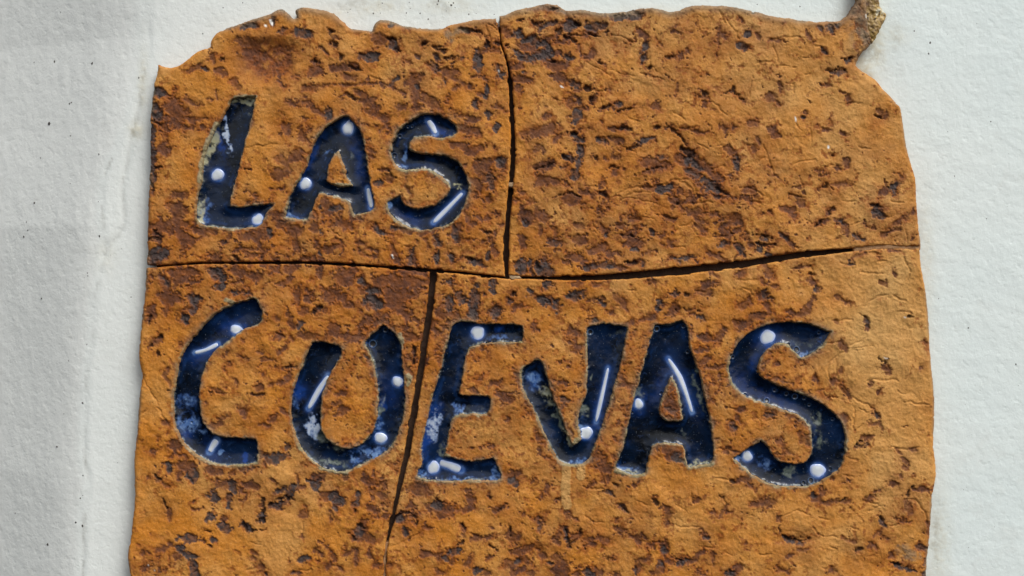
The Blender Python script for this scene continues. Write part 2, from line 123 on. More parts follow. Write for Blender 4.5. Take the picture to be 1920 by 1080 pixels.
(1000,270,"""d 34 220 90 280 110;h 10 200 70 290 140;d 40 360 30 350 140;d 60 330 190 290 240;p 46 20 170 150 150;d 26 200 170 230 180;h 10 10 190 60 170 170 140;p 50 20 300 110 270;p 30 140 270 180 280;h 48 465 95 480 110;p 20 520 110 560 115;p 24 590 95 640 95;h 12 560 190 580 170 630 180 640 210;p 44 600 210 610 215;h 40 515 370 540 390;p 18 520 290 530 300;p 70 250 400 340 420;h 10 190 390 270 370 350 390;p 26 350 350 440 370;t 10 380 310 480 320;h 50 1120 40 1200 90;d 50 1160 120 1260 180;p 22 1230 110 1330 220 1390 260;d 44 1160 200 1240 240;d 60 1270 270 1380 340;h 16 1380 330 1470 390;d 24 1290 340 1290 360;d 26 1350 390 1400 400;p 26 1080 100 1160 110;p 22 1090 140 1160 150;p 30 820 130 930 130;d 24 950 90 980 110;p 20 820 150 1020 150;p 36 860 200 960 180;h 10 850 190 1000 170;t 12 640 0 780 60;h 16 700 30 810 20;t 12 620 380 720 335 850 325 1000 290 1080 262 1150 270;d 50 940 350 1030 320;p 26 860 330 960 320;t 9 590 400 660 390;t 10 650 420 760 360 900 370;t 9 700 400 850 430 950 460;t 10 1000 390 1100 400;p 30 1020 420 1090 430;p 24 1100 450 1200 400;t 12 1090 270 1180 330 1230 420;h 12 1060 450 1200 440;p 40 1160 490 1260 520;t 14 1190 300 1250 420 1290 540;t 12 1180 450 1340 440;p 20 1130 490 1230 560 1300 600;p 18 1210 560 1290 650;t 10 1100 620 1190 590;t 14 930 540 1060 560;p 20 980 540 1060 570;t 12 710 560 800 570;p 24 740 550 780 560;t 9 820 540 900 560;p 20 640 610 690 600;t 8 600 615 660 605;t 8 480 500 560 510;p 40 530 640 540 660;d 20 540 680 545 690;p 26 330 620 370 625;t 8 440 600 480 650;p 22 165 650 165 680;d 40 130 740 190 740;p 20 120 720 180 700;p 40 310 720 370 720;t 10 330 690 390 690;r 60 200 790 260 820;p 40 410 810 520 780;p 20 460 780 540 750;p 30 560 820 590 830;p 24 640 820 650 830;p 30 690 690 740 690;h 14 670 680 750 690;p 50 710 740 810 750;t 10 740 770 830 700;d 24 740 790 770 790;d 26 880 650 900 680;r 40 900 700 900 760;p 26 850 820 880 800;d 30 830 880 830 910;p 24 710 900 800 880;h 12 690 885 790 890;p 26 1010 720 1035 760;p 20 950 690 980 690;t 8 1050 770 1140 770;p 18 1200 610 1260 620;d 14 1030 860 1120 860 1200 845 1230 890;d 30 1080 875 1090 890;r 80 1290 850 1400 880;p 20 1320 810 1440 880;r 90 40 860 280 880;d 36 390 930 540 900;d 40 500 920 610 900;p 40 280 840 400 880;d 90 20 920 120 960;h 20 0 900 60 930;p 24 620 920 690 940;p 24 340 860 420 940;r 50 0 430 50 500;p 40 20 480 60 560;p 30 80 530 90 580;p 24 50 620 55 680;p 24 1400 620 1470 600;d 30 1400 760 1440 740;h 12 1400 690 1500 680;p 14 1430 650 1460 680;p 60 1460 40 1480 60;t 12 1340 190 1440 160;t 10 1230 0 1310 40;t 8 1180 580 1230 640;r 70 1340 520 1420 620;p 26 1500 540 1520 600;p 50 20 20 60 40;d 50 110 1060 140 1060;p 26 280 1050 370 1050;p 26 460 1050 520 1040;p 24 890 1020 920 1040;p 44 1280 1060 1380 1040;p 20 1330 960 1400 1010;r 90 530 430 480 560;r 60 820 600 760 640"""),
(1380,270,"""d 30 0 100 10 200;p 26 130 30 150 60;t 12 210 0 240 100 290 240;r 30 240 160 320 260;t 9 430 150 500 130 600 120;t 8 160 150 220 100;h 8 725 80 735 90;t 12 920 20 1010 40;p 30 810 120 840 180;p 22 740 180 780 190;r 60 620 200 760 220;t 8 680 170 760 150;h 22 640 330 695 290;p 34 730 305 810 300;d 44 1180 320 1180 370;d 30 1170 310 1230 290;p 40 1090 360 1130 360;p 10 1220 225 1235 245;t 12 1160 430 1250 440;h 12 1010 455 1090 475;d 60 1050 500 1080 530;t 8 1100 545 1160 550;p 24 690 510 735 490;h 14 700 520 720 480;h 26 600 610 650 570;p 14 650 590 700 575;p 26 740 565 800 575;p 34 810 590 830 660;d 22 790 570 810 600;d 34 890 690 960 715;p 14 750 710 770 705;r 60 1110 690 1230 660;p 24 1100 680 1230 630;p 24 1180 610 1330 510;r 50 1230 540 1330 560;p 26 430 390 500 420;p 30 470 440 510 460;t 10 400 380 520 400;p 34 350 490 430 500;p 20 410 520 450 560;t 14 480 260 500 320;r 30 490 300 520 370;p 44 60 350 120 340;t 12 20 330 120 340 200 390;p 26 50 410 110 440;t 9 110 430 190 440;t 9 0 455 60 460;p 36 0 550 30 590;h 14 160 680 220 690 290 720;d 30 190 710 230 720;h 14 150 750 290 760;d 40 160 770 180 800;d 26 330 670 390 720;p 22 380 720 430 780;t 9 430 770 490 775;d 40 20 780 60 830;d 24 230 820 260 840;p 16 100 720 120 760;t 10 510 560 560 600;p 12 1320 680 1330 700;t 8 1270 640 1280 740;r 60 0 640 90 700;t 8 860 610 950 570;p 50 230 930 260 1000;p 24 0 980 80 960;t 12 0 1020 150 1020;p 20 190 1010 210 1050;t 14 410 930 470 935;p 20 450 930 560 910;t 9 550 910 600 1000;h 12 550 975 580 980;p 36 560 1020 590 1060;t 10 780 890 850 910;d 22 840 900 880 890;p 12 870 860 900 830 960 820;t 14 1000 815 1090 830;r 40 1040 840 1080 860;t 14 940 960 1100 965;t 10 1060 880 1130 880;p 26 1080 1030 1130 1050;p 16 1170 950 1190 980;t 8 1250 840 1300 940 1300 1000 1270 1060;p 12 1150 800 1230 800;p 14 270 1060 300 1060;r 50 380 830 200 870;h 10 240 510 260 530;w 26 690 22 694 24;r 60 960 580 1060 620;w 10 550 793 552 795;t 7 800 430 900 430"""),
(240,540,"""p 90 280 90 330 70;p 30 290 150 280 190;p 46 190 140 170 180;p 40 160 240 190 190;d 60 480 60 510 90;d 36 490 130 480 180;d 50 410 190 425 250;r 90 230 50 400 100;r 110 540 110 400 170;h 26 160 200 155 260;p 52 180 410 230 390;h 16 165 440 250 360;h 44 225 490 235 495;r 40 340 230 360 260;p 30 290 610 280 670;p 30 290 690 310 720;r 40 720 40 960 30;d 24 770 30 900 40;t 10 110 670 200 830 230 880;t 10 80 960 180 870;t 10 220 900 290 990;h 10 290 770 310 770;p 50 1340 60 1360 100;p 40 1300 180 1340 160;p 30 1210 180 1205 200;p 30 1220 230 1240 290;d 44 1280 280 1310 260;h 26 1370 190 1450 150;p 40 1480 60 1515 80;p 18 1260 30 1275 110;p 40 1400 180 1440 160;p 16 1120 220 1140 240;t 12 1080 345 1170 360;p 36 1130 360 1160 370;p 20 1260 370 1310 330;p 24 1200 350 1240 400;p 30 1290 370 1400 360;r 40 970 480 1010 510;p 30 850 520 900 530;p 22 960 480 1020 490;p 20 1010 530 1100 540;p 24 730 490 760 480;p 22 750 580 780 580;h 22 1180 600 1250 590;p 34 1210 620 1200 700;p 24 1060 720 1180 710;p 16 810 690 820 740;p 34 640 760 700 780;h 10 610 780 690 790;p 40 980 770 1000 740;h 22 920 800 1010 800;p 34 840 910 890 930;p 20 880 950 880 980;p 22 680 980 740 960;p 40 620 1030 690 1020;p 36 1060 990 1100 970;p 26 980 1020 1060 1030;p 24 1150 900 1180 950;r 80 930 600 1010 640;p 20 1120 500 1180 440;r 50 600 720 560 960;p 20 270 1010 300 1020;d 30 1400 750 1440 760;r 40 100 150 130 260;r 60 380 420 420 360"""),
(620,540,"""d 40 260 20 360 20;d 90 280 100 350 120;p 30 90 70 110 130;p 60 10 60 40 70;r 110 460 40 620 50;r 110 440 130 560 180;r 90 560 200 640 240;p 60 420 30 500 60;p 30 340 190 400 200;p 60 10 300 40 330;p 30 120 370 200 380;p 24 280 240 220 270;p 40 560 350 640 380;r 60 300 160 240 220;d 70 880 90 890 130;d 60 970 50 980 100;d 70 1080 40 1080 130;d 70 1060 170 1070 220;d 60 1230 150 1240 190;d 40 1200 200 1260 210;d 30 1190 10 1220 30;d 20 1340 80 1345 110;p 30 1380 150 1420 130;h 40 1370 40 1390 30;d 30 1480 40 1500 20;p 34 800 170 840 220;r 60 780 250 860 300;p 30 740 240 780 330;p 24 870 200 960 210;r 60 820 400 780 480;p 20 1180 740 1270 700;p 50 1250 790 1340 830;p 26 50 800 100 780;p 60 60 920 110 930;p 20 20 880 60 860;r 60 1290 780 1370 820;p 10 1290 1000 1340 980;p 20 1400 700 1420 740;p 20 560 790 580 860;p 20 600 640 560 590;d 22 260 500 290 530;p 26 700 350 690 370;h 14 630 440 620 560;r 60 740 520 720 580;t 12 570 620 650 560;d 20 1150 20 1150 60;p 24 1040 760 1110 790;p 16 1100 690 1140 660"""),
(1000,540,"""d 60 60 90 100 110;d 40 160 100 180 170;p 20 40 80 130 60;d 50 250 60 380 40;d 34 290 80 320 90;p 26 420 100 480 80;d 30 480 90 530 130;p 34 610 60 690 100;p 26 690 100 710 150;d 36 940 150 960 100;p 30 930 140 980 130;d 40 1040 50 1090 50;h 24 1140 40 1170 60;p 40 1210 20 1330 30;p 40 1000 200 1080 150;p 30 1060 110 1070 180;d 30 440 240 480 250;p 26 280 320 340 340;p 20 560 180 590 190;r 60 160 330 240 350;p 34 0 280 20 300;h 14 1230 175 1250 185;d 22 1230 220 1280 230;p 26 1290 370 1320 375;p 30 1380 370 1440 310;d 12 1230 350 1250 360;p 14 1410 280 1440 330;p 20 820 240 910 215;p 22 720 260 750 245;t 8 620 135 670 135;t 8 700 20 780 25;r 80 260 400 340 480;r 60 200 540 300 600;r 60 640 700 730 740;p 22 640 740 700 720;p 16 640 670 720 740;t 10 200 780 280 770;r 90 220 700 300 760;d 30 220 830 270 850;t 11 1510 350 1400 550;p 30 1220 470 1300 470;p 22 1250 560 1330 520;p 14 1300 600 1420 590;t 8 1400 670 1490 680;r 60 1360 740 1430 800;r 50 1310 650 1400 670;r 60 980 780 1080 900;d 26 1000 900 1060 920;t 9 1430 880 1510 910;d 30 1500 1010 1510 1050;p 40 1480 1060 1510 1060;t 8 1300 30 1200 20;p 30 1170 200 1210 190;h 10 1060 160 1070 165;p 14 1150 170 1210 160;r 70 1290 440 1240 480"""),
(1380,540,"""p 60 180 40 230 60;d 30 200 20 260 70;p 40 230 110 250 200;p 40 40 140 90 90;p 36 60 240 200 210;p 40 0 270 120 250;p 30 150 190 220 200;r 70 20 300 60 330;p 26 360 170 390 180;p 34 490 190 560 120;p 20 550 110 600 60;p 44 460 200 510 190;r 60 330 210 460 220;p 26 750 50 760 80;p 34 800 90 850 120;r 44 640 170 720 180;t 14 730 240 800 245 880 235;p 20 740 245 760 250;d 26 970 230 985 270;t 12 920 195 1000 235;p 16 960 300 1000 300;t 14 980 130 1060 70 1140 50;r 30 1010 100 1120 70;t 12 1180 60 1270 100;r 30 1230 120 1260 160;t 9 1220 175 1330 190;h 10 1290 210 1330 212;d 34 590 10 620 0;p 34 790 410 820 460;t 10 670 420 760 405 800 420;t 9 840 440 970 380;t 7 840 460 1020 440;t 7 860 475 960 465;t 12 810 480 760 530 750 620 770 720 800 770 860 850;t 11 770 510 700 560 680 620 710 700;p 24 790 600 780 640;p 22 800 740 850 820;p 24 700 700 740 700;p 34 590 670 620 710;t 12 570 650 620 680;h 12 1070 520 1100 545 1130 540;w 6 1110 520 1130 530;p 36 1110 590 1150 620;t 14 970 695 1060 690 1150 685 1210 700;p 20 1000 710 1030 715;t 10 1310 590 1305 640 1270 690;p 16 1370 610 1400 600;r 22 1290 680 1330 620;p 22 1070 790 1090 770;t 9 1100 755 1050 830;t 10 1210 770 1270 795;t 12 1260 860 1320 850 1350 870 1450 870;t 12 870 810 950 860 1030 900;p 26 1030 900 1060 960;d 16 1040 920 1070 970;p 20 990 1010 1080 1030;t 10 890 900 880 1060;t 10 900 1070 960 1020;t 8 920 900 980 940 1020 920;h 9 1250 1040 1260 1045;r 40 1020 1030 1060 1060;p 20 20 910 60 910;p 26 0 960 20 1000;d 20 210 950 290 960;t 9 220 1000 300 980;t 8 180 930 190 1050;p 26 380 960 440 960;r 60 440 980 520 1000;r 60 600 760 720 820;p 14 290 680 420 720;p 24 1400 400 1430 410;t 9 700 830 780 820;r 50 240 480 300 560;r 30 820 580 860 560;p 20 1080 1010 1090 1060;p 60 800 970 820 1020;t 9 60 0 130 60;w 8 1270 220 1280 222"""),
(240,810,"""p 90 320 110 370 100;p 24 160 150 200 150;r 100 340 170 440 210;d 70 480 290 500 350;p 50 400 240 480 260;d 28 300 240 320 290;p 14 270 235 340 240;h 22 200 310 250 360;p 26 220 350 300 390;p 18 385 310 390 350;r 60 600 270 720 300;p 50 600 280 700 290;r 80 760 300 960 270;d 60 630 440 650 540;d 40 600 490 670 500;d 60 780 390 790 440;d 40 760 480 750 570;p 60 680 390 800 400;p 44 870 390 950 410;p 12 840 450 880 470 870 540;p 12 500 520 470 550 500 590 560 570;h 20 560 560 570 570;d 66 710 700 740 740;p 30 690 650 740 660;d 34 590 660 650 630;h 30 860 690 880 740;d 50 850 680 900 730;h 12 930 740 1030 738;d 34 640 800 660 810;h 16 590 745 620 755;h 14 590 850 615 865;d 50 390 800 500 810;d 34 540 810 575 815;d 40 400 850 390 880;d 44 420 920 520 930;d 60 480 980 500 1070;p 30 350 920 400 940;h 14 260 500 290 570;p 20 300 570 310 660;p 30 230 880 300 860;p 24 300 830 320 840;r 70 200 780 300 820;r 120 100 860 200 960;r 160 60 1000 260 1030;r 90 300 900 380 1060;d 44 1190 120 1220 100;d 50 1070 210 1180 170;d 30 1020 180 1060 220;p 16 1020 230 1030 260;p 26 1080 350 1120 370;d 30 1120 440 1180 420;d 44 1210 470 1240 410;d 44 1100 550 1150 530;p 40 1060 560 1190 530;h 14 1050 550 1130 500 1240 500;h 30 1010 500 1010 600;d 40 1000 620 1000 660;h 20 960 670 1020 665;p 20 1100 460 1160 430;p 22 1270 440 1320 420;d 80 1390 380 1430 400;p 50 1380 350 1460 330;p 12 1265 320 1280 380;p 60 1470 480 1510 510;p 44 1305 600 1320 640;t 8 1315 680 1310 780;p 24 1300 790 1315 795;p 24 920 900 970 920;p 30 930 950 970 960;p 22 990 980 1000 1030;t 12 890 1040 950 1030;d 14 1030 1060 1040 1080;d 50 1300 950 1340 960;p 20 1380 890 1420 870;p 20 1430 900 1470 920;h 14 1420 960 1430 965;t 14 1280 1030 1370 1040;d 26 1220 1060 1290 1060;p 20 1490 850 1510 880;p 30 1490 1000 1515 1010;p 12 1210 970 1230 970;t 7 920 830 990 850;r 60 140 350 200 330;p 10 220 40 230 50;w 10 145 998 150 1000;w 8 200 1040 203 1042"""),
(620,810,"""d 80 20 500 70 510;d 30 20 560 50 590;d 36 200 470 190 540;h 10 180 560 180 600;r 130 260 330 380 400;p 50 260 330 300 380;p 40 290 560 340 590;r 70 300 480 380 540;p 30 300 430 400 480;r 80 440 230 500 290;d 50 180 740 220 760;p 60 180 790 310 800;h 22 220 690 250 720;p 50 240 680 240 760;r 20 200 790 240 800;h 14 140 760 180 810;p 30 110 920 180 900;p 24 160 880 200 870;p 26 180 930 190 1000;p 12 280 880 300 940;p 20 320 980 370 1000;p 12 30 1010 80 1030;p 30 10 910 30 950;d 40 490 640 550 650;h 12 470 640 560 610 630 640 640 700;p 20 590 640 630 690;d 24 560 720 570 770;p 14 680 720 740 715;t 8 460 860 700 740;r 40 600 850 720 890;p 36 670 920 740 910;p 20 760 910 820 920;h 18 950 860 990 820;d 34 890 900 960 890;d 40 850 940 880 950;p 22 920 920 910 990;p 24 985 700 1010 780;h 14 975 680 1000 720;t 14 1050 760 1110 790;p 20 1100 790 1200 790;p 30 1060 790 1130 800;d 70 780 550 830 560;p 60 740 560 860 600;h 20 800 510 840 540;p 70 620 430 740 440;r 70 780 420 860 420;p 50 860 590 960 580;p 40 1040 460 1060 560;p 34 1000 580 1070 560;r 60 940 430 1060 440;d 60 1340 370 1380 380;p 40 1300 320 1400 320;r 90 1320 280 1420 300;h 18 1180 490 1200 510;p 24 1220 600 1290 560;h 10 1260 590 1320 540;p 12 590 550 620 545;p 12 1210 715 1230 720;r 30 1410 610 1500 640;h 14 1190 860 1250 890;p 14 1180 940 1210 920;p 12 1030 940 1030 1000;p 24 1020 990 1040 950;p 30 1370 910 1430 900;p 40 1430 880 1500 860;p 26 1430 920 1480 980;p 60 1310 1000 1400 990;d 30 1380 980 1420 970;p 50 1360 1060 1440 1040;d 36 1070 1030 1110 1040;p 30 1130 1060 1200 1050;p 20 780 1030 830 1060;p 60 1340 760 1390 790;h 8 1340 700 1350 780;t 10 400 640 380 720;r 60 430 600 390 640;p 24 0 600 0 680;p 14 430 1000 460 1000;r 60 60 300 120 330;r 50 960 120 1240 110;r 30 1050 200 1200 190;p 26 1470 1050 1515 1060;p 24 800 620 870 630"""),
(1000,810,"""r 110 30 60 60 150;r 50 90 380 60 470;p 26 100 390 90 440;r 60 0 340 30 400;p 50 470 150 500 180;p 70 530 250 550 280;r 90 520 360 590 370;h 22 600 390 620 420;d 24 560 440 600 480;p 30 410 420 450 390;t 12 360 410 440 435 530 420;t 9 430 400 400 450;r 24 720 340 840 340;d 20 650 540 690 600;h 10 640 545 710 610;h 14 170 500 210 510;d 24 240 590 270 600;p 40 250 610 260 650;d 30 240 720 250 800;h 14 250 740 270 850;p 30 160 800 190 820;p 34 200 760 190 780;h 12 290 830 340 780 350 730;p 36 300 780 350 770;p 14 390 800 480 800 560 800;p 20 420 810 440 840;p 24 640 760 660 720;t 9 580 850 650 780;t 10 390 625 440 670 530 680;d 14 320 650 330 660;d 26 40 680 45 730;h 8 20 650 60 650 90 700;h 30 900 500 930 540;p 26 960 550 1010 580;p 34 1015 600 1000 680;r 36 880 640 890 600;t 12 1070 700 1110 715 1200 705 1250 710;p 26 1260 730 1300 790;d 16 1280 790 1310 800;t 14 820 830 950 825;p 24 850 850 890 860;p 30 960 830 1000 870;d 34 970 890 990 900;t 12 1180 460 1195 540;p 20 1200 520 1250 510;t 9 1060 540 1150 590;t 9 1400 480 1440 540 1430 570;h 14 1400 480 1420 500;p 20 1370 610 1350 590;p 12 1400 630 1450 550;h 30 1490 370 1515 380;t 14 1360 345 1510 355;r 90 1440 130 1510 140;t 12 1380 130 1510 150;r 60 690 450 780 370;t 8 530 940 600 955;h 9 560 955 590 960;h 12 1070 960 1140 960;d 34 1090 980 1150 970;p 34 1160 990 1220 950;p 20 1230 930 1280 900;t 8 1250 860 1340 870;p 14 1340 900 1350 1000;p 24 770 970 860 950;p 30 800 990 780 1050;d 16 770 1030 780 1070;d 34 950 1000 970 980;p 40 900 1060 970 1020;p 22 1000 960 1040 970;p 14 1240 1040 1290 1070;t 10 1400 1040 1520 1060;d 24 1440 1065 1500 1068;t 8 1440 900 1500 930;p 60 170 950 230 990;p 40 80 930 60 920;d 20 100 980 150 990;h 12 120 1000 150 990;p 60 160 1060 240 1050;p 40 320 1060 330 1060;d 50 390 1060 440 1070;p 50 470 1040 500 1070;p 26 590 1070 640 1075;t 8 0 780 30 800;h 9 380 850 390 870;r 50 870 350 960 420;p 100 1010 130 1090 170;d 60 1060 180 1110 230;t 8 780 520 850 545;p 10 740 780 790 820;r 70 660 680 560 820"""),
(1380,810,"""p 30 930 80 1010 30;d 20 920 110 990 90;h 10 890 105 960 60;t 14 1170 110 1260 130 1360 125;p 20 1210 140 1240 170;p 30 1250 190 1280 230;p 26 1260 250 1270 270;p 20 1300 130 1350 140;t 9 830 190 920 215;r 30 820 330 900 400;t 10 800 320 880 335;p 26 1220 320 1240 330;r 30 1240 310 1330 330;p 30 1150 380 1200 380;t 9 1060 430 1130 370;p 14 1040 450 1100 420;h 12 1290 490 1300 430 1340 400;p 20 1330 430 1480 430;p 40 1270 530 1300 590;t 14 1260 510 1350 520 1410 600 1440 700;r 40 1300 580 1320 540;r 100 600 460 720 430;p 40 560 480 640 520;d 20 560 460 600 490;p 26 640 540 760 520;h 14 780 520 830 495;p 20 740 530 850 520;r 60 720 340 860 400;t 14 960 520 1060 545;p 20 980 500 1040 490;t 9 960 530 950 580;r 110 140 530 260 540;p 26 130 540 290 520;p 40 20 360 90 350;r 70 60 400 120 420;t 6 300 660 370 620 470 590 550 620;p 24 310 660 330 640;h 9 325 720 350 770 430 810 550 800;d 30 360 800 430 830;d 24 460 840 500 830;p 16 470 890 540 870;r 40 430 740 520 780;r 30 570 700 600 760;t 12 570 710 620 770 760 790;t 10 700 850 760 880;t 10 620 640 700 660;t 12 860 705 915 730;h 14 1080 640 1110 660;d 24 1090 670 1110 700;p 26 1000 830 1060 870;p 20 980 850 1010 870;h 16 900 890 940 880;p 16 800 790 880 830;r 40 1180 650 1320 670;t 9 1150 700 1230 690;p 12 1020 790 1090 740;p 10 1110 790 1140 800;h 14 1170 980 1240 1000 1330 1020;d 24 1200 1000 1350 1050;d 30 1390 1060 1440 1070;d 26 1350 860 1430 880;g 90 1250 880 1380 960;p 30 1440 700 1450 760;p 30 1400 1000 1440 960;t 12 650 1020 740 1020;p 34 690 1050 740 1040;p 20 330 1030 400 1060;t 12 180 920 240 930;p 20 380 930 430 925;h 9 30 605 40 610;t 9 100 625 130 630;r 90 50 830 130 860;p 30 0 1050 40 1010;t 9 1000 600 1080 560;r 60 860 60 900 110;p 12 310 60 370 120 430 170;p 24 480 20 540 90;r 80 1060 1010 1180 900"""),
]

# ---------------------------------------------------------------- noise and distance fields
RNG = np.random.RandomState(7)
_T = [RNG.rand(256,256).astype(np.float32)*2-1 for _ in range(12)]
def vn(x, y, k=0):
    T = _T[k % 12]
    xi = np.floor(x).astype(np.int64); yi = np.floor(y).astype(np.int64)
    fx = (x-xi).astype(np.float32); fy = (y-yi).astype(np.float32)
    fx = fx*fx*fx*(fx*(fx*6-15)+10); fy = fy*fy*fy*(fy*(fy*6-15)+10)
    x0, x1, y0, y1 = xi & 255, (xi+1) & 255, yi & 255, (yi+1) & 255
    a = T[y0,x0]*(1-fx)+T[y0,x1]*fx; b = T[y1,x0]*(1-fx)+T[y1,x1]*fx
    return a*(1-fy)+b*fy
def fbm(x, y, scale, octs=3, k=0, gain=.5):
    r = np.zeros(x.shape, np.float32); a = 1.0; n = 0.0
    X, Y = x/scale, y/scale
    for i in range(octs):
        r += a*vn(X, Y, k+i); n += a
        X, Y = X*1.62+Y*1.18+17.3, Y*1.62-X*1.18+5.1       # turn and double
        a *= gain
    return r/n*1.4
def sstep(a, b, x):
    t = np.clip((x-a)/(b-a), 0, 1); return t*t*(3-2*t)
def smooth_poly(P, n=3, closed=True):
    P = np.array(P, float); out = []; N = len(P)
    for i in range(N if closed else N-1):
        if closed: p0, p1, p2, p3 = P[i-1], P[i], P[(i+1)%N], P[(i+2)%N]
        else: p0, p1, p2, p3 = P[max(i-1,0)], P[i], P[i+1], P[min(i+2,N-1)]
        v1, v2 = p2-p0, p3-p1; L = np.linalg.norm(p2-p1)
        # keep sharp corners sharp
        a, b = p1-p0, p2-p1; c = p3-p2
        def cosang(u, v): return float(u@v/((np.linalg.norm(u)+1e-9)*(np.linalg.norm(v)+1e-9)))
        m1 = v1/(np.linalg.norm(v1)+1e-9)*L*(1.0 if cosang(a,b) > .35 else .15)
        m2 = v2/(np.linalg.norm(v2)+1e-9)*L*(1.0 if cosang(b,c) > .35 else .15)
        for j in range(n):
            t = j/n; t2, t3 = t*t, t*t*t
            out.append((2*t3-3*t2+1)*p1+(t3-2*t2+t)*m1+(-2*t3+3*t2)*p2+(t3-t2)*m2)
    if not closed: out.append(P[-1])
    return np.array(out)
class Grid:
    def __init__(s, x0, y0, x1, y1, st):
        s.x0, s.y0, s.st = x0, y0, st
        s.nx = int((x1-x0)/st)+1; s.ny = int((y1-y0)/st)+1
        s.xs = x0+np.arange(s.nx)*st; s.ys = y0+np.arange(s.ny)*st
        X, Y = np.meshgrid(s.xs, s.ys); s.X = X; s.Y = Y
    def win(s, xa, ya, xb, yb):
        i0 = max(0, int((xa-s.x0)/s.st)); i1 = min(s.nx, int((xb-s.x0)/s.st)+2)
        j0 = max(0, int((ya-s.y0)/s.st)); j1 = min(s.ny, int((yb-s.y0)/s.st)+2)
        return slice(j0, max(j0,j1)), slice(i0, max(i0,i1))
def seg_dist(X, Y, a, b):
    dx, dy = b[0]-a[0], b[1]-a[1]; L = dx*dx+dy*dy+1e-9
    t = np.clip(((X-a[0])*dx+(Y-a[1])*dy)/L, 0, 1)
    return np.hypot(X-a[0]-t*dx, Y-a[1]-t*dy), t
def poly_sdf(g, P, R=30.0):
    D = np.full((g.ny, g.nx), R, np.float64); ins = np.zeros((g.ny, g.nx), bool)
    N = len(P)
    for i in range(N):
        a, b = P[i], P[(i+1)%N]
        w = g.win(min(a[0],b[0])-R, min(a[1],b[1])-R, max(a[0],b[0])+R, max(a[1],b[1])+R)
        if w[0].stop > w[0].start and w[1].stop > w[1].start:
            d, _ = seg_dist(g.X[w], g.Y[w], a, b); D[w] = np.minimum(D[w], d)
        ya, yb = min(a[1],b[1]), max(a[1],b[1])
        if ya == yb: continue
        rows = np.nonzero((g.ys >= ya) & (g.ys < yb))[0]
        for r in rows:
            xi = a[0]+(g.ys[r]-a[1])/(b[1]-a[1])*(b[0]-a[0])
            c = int(math.ceil((xi-g.x0)/g.st)); c = min(max(c,0), g.nx)
            ins[r, c:] ^= True
    D[ins] *= -1
    return D

# ---------------------------------------------------------------- meshes from height fields
def new_mesh(name, V, quads, tris=None, attrs=None, mat=None):
    me = bpy.data.meshes.new(name)
    nq = len(quads); nt = 0 if tris is None else len(tris)
    me.vertices.add(len(V)); me.vertices.foreach_set('co', np.asarray(V, np.float32).ravel())
    idx = np.asarray(quads, np.int32).ravel()
    if nt: idx = np.concatenate([idx, np.asarray(tris, np.int32).ravel()])
    me.loops.add(len(idx)); me.loops.foreach_set('vertex_index', idx)
    me.polygons.add(nq+nt)
    ls = np.concatenate([np.arange(nq)*4, nq*4+np.arange(nt)*3]).astype(np.int32)
    me.polygons.foreach_set('loop_start', ls)
    me.polygons.foreach_set('use_smooth', np.ones(nq+nt, bool))
    me.update(calc_edges=True); me.validate()
    for k, A in (attrs or {}).items():
        at = me.color_attributes.new(k, 'FLOAT_COLOR', 'POINT')
        at.data.foreach_set('color', np.asarray(A, np.float32).ravel())
    if mat: me.materials.append(mat)
    return me
def link(name, me, parent=None, loc=(0,0,0)):
    o = bpy.data.objects.new(name, me); scene.collection.objects.link(o)
    if parent: o.parent = parent
    o.location = loc
    return o
